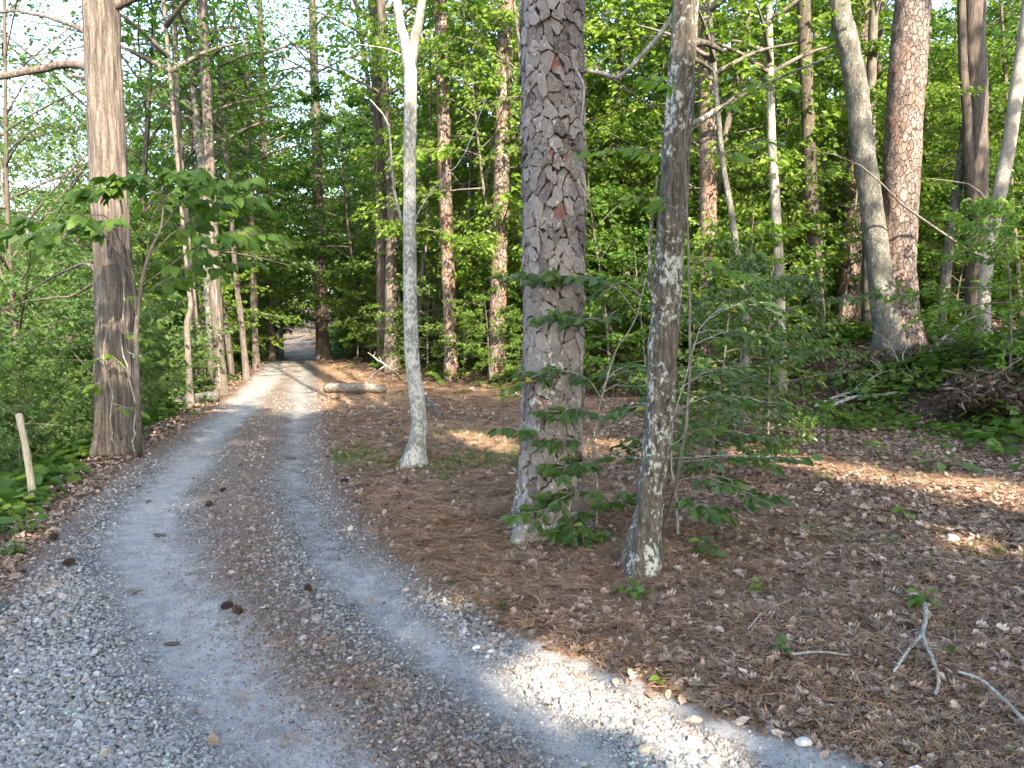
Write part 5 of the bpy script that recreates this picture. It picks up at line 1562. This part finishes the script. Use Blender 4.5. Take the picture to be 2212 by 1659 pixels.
# brown brush piles on the bank: tangled dead boughs with needles still hanging on them
rr = np.random.default_rng(41)
M['brush'] = leaf_mat("dead_brown_needles", [(.038, .027, .021), (.075, .053, .040), (.13, .092, .068)], trans=.1)
def brush(name, lab, c, rad, n, nst):
    root = thing(name, c, lab, "brush pile")
    nd, tw = Geo(), Geo()
    for k in range(nst):
        a = rr.uniform(0, 6.28); u = unit(rr.normal(size=3)) * rr.random() ** .4; u[2] = abs(u[2]) * rr.uniform(.3, 1.15)
        q = np.array(c) + u * rad
        dd = np.array([math.cos(a), math.sin(a) * .6, rr.normal(0, .28)]) * rad[0] * rr.uniform(.25, .75)
        r0 = rr.choice([.006, .009, .014, .02])
        e = Geo(); Q = limb(e, np.array([q - dd, q + rr.normal(0, .08, 3), q + dd]), r0, r0 * .3, 10, 5, .12, k)
        for i in range(2, 10, 2):
            d2 = unit(rr.normal(size=3) * [1, 1, .6]) * rr.uniform(.08, .3)
            tube(e, np.array([Q[i], Q[i] + d2 * .6, Q[i] + d2 - [0, 0, .03]]), [r0 * .4, r0 * .3, .001], 4, cap=False)
        part("stick", e, M['dead_wood'] if k % 4 == 0 else M['twig'], root)
        m = n // nst
        p = Q[rr.integers(2, 10, m)] + rr.normal(0, .07, (m, 3))
        d = rr.normal(size=(m, 3)); d[:, 2] = d[:, 2] * .5 - .5
        leaves(nd, p, d, rr.normal(size=(m, 3)), rr.uniform(.06, .20, m), rr.uniform(.003, .010, m), 'diamond', rr.random(m))
    tag(part("dead_needles", nd, M['brush'], root, False), kind='stuff')
c = ground(2205, 852); brush("brush_pile", "tangled brown pile of dead pine boughs on the bank at the right edge", c - [0, 0, .05], (.95, .55, .28), 9000, 46)
c = ground(1965, 790); brush("brush_pile", "small heap of dead twigs around the foot of the sunlit pine", c + [0, .4, -.05], (.8, .5, .32), 5000, 22)
c = ground(1790, 800); brush("brush_pile", "low heap of brown dead brush left of the bank's lichen trunk", c + [0, .6, -.08], (1.1, .6, .30), 5000, 24)
c = ground(1830, 720, 40); brush("brush_pile", "dead brown vines heaped at the foot of the dark pine", c, (.6, .5, .45), 2600, 14)

# stones big enough to tell apart
def rock(px, py, r, lab, mat, seed):
    b = ground(px, py)
    o = link("rock", ROCKM(seed, mat), None, b + [0, 0, r * .3]); o.scale = (r, r, r); o.rotation_euler = (0, 0, seed)
    tag(o, lab, "rock")
def ROCKM(seed, mat):
    import bmesh
    bm = bmesh.new(); bmesh.ops.create_icosphere(bm, subdivisions=3, radius=1)
    r = np.random.default_rng(seed)
    for _ in range(9):
        nn = unit(r.normal(size=3)); dd = r.uniform(.6, .9)
        for v in bm.verts:
            t = float(np.dot(v.co, nn))
            if t > dd: v.co -= Vector(nn * (t - dd) * .92)
    for v in bm.verts: v.co = Vector((v.co.x, v.co.y * .75, v.co.z * .55))
    me = bpy.data.meshes.new("rock"); bm.to_mesh(me); bm.free()
    me.materials.append(mat)
    return me
M['rock'] = bark("pale_rock", (.34, .32, .29), (.47, .45, .42), (.58, .56, .53), (4, 4, 4), bumpd=.004)
M['rock_tan'] = bark("tan_rock", (.33, .25, .17), (.45, .35, .25), (.55, .46, .36), (4, 4, 4), bumpd=.004)
rock(2055, 1172, .075, "white stone lying alone on the leaf litter at right", M['rock'], 1)
rock(1500, 1612, .045, "large pale stone in the stony strip near the bottom edge", M['rock'], 2)
rock(1735, 1610, .035, "round grey stone at the gravel's right edge, lower right", M['rock'], 3)
rock(1395, 1625, .038, "tan stone among the pale gravel at the bottom edge", M['rock_tan'], 4)
rock(1330, 1480, .030, "tan stone halfway up the pale stony strip", M['rock_tan'], 5)
rock(1500, 1560, .034, "tan stone in the stony strip above the large pale one", M['rock_tan'], 6)
rock(1030, 1405, .030, "small pale stone on the bright right track", M['rock'], 7)
# flat dark bark chips on the gravel
def chip(px, py, L, rz, lab):
    b = ground(px, py); r = np.random.default_rng(px)
    g = Geo(); n = 8; u = np.linspace(0, 1, n); w = .22 * np.sin(np.pi * (u * .86 + .07)) + r.normal(0, .015, n)
    V = []
    for i in range(n):
        for s, z in ((-1, .02), (0, .13), (1, .02), (0, -.02)): V.append((u[i] - .5, s * w[i] + r.normal(0, .01), z + .05 * math.sin(3 * u[i])))
    f = [[4 * i + a, 4 * i + (a + 1) % 4, 4 * i + 4 + (a + 1) % 4, 4 * i + 4 + a] for i in range(n - 1) for a in range(4)]
    g.add(V, [np.array(f), np.array([[0, 1, 2, 3], [4 * n - 1, 4 * n - 2, 4 * n - 3, 4 * n - 4]])])
    o = link("bark_chip", g.mesh("bark_chip", M['dark_bark'], False), None, b + [0, 0, .006]); o.scale = (L, L, L); o.rotation_euler = (0, 0, rz)
    tag(o, lab, "bark chip")
chip(372, 1396, .085, .2, "dark flake of bark on the left track nearest the viewer")
chip(290, 1052, .11, .1, "dark flake of bark across the left track, farther up")
chip(630, 992, .13, .1, "dark flake of bark on the right track below the sunlit patch")
chip(545, 1060, .08, .4, "thin dark flake of bark on the brown middle strip")
chip(345, 1160, .12, -.3, "reddish dark sliver on the pale left track")
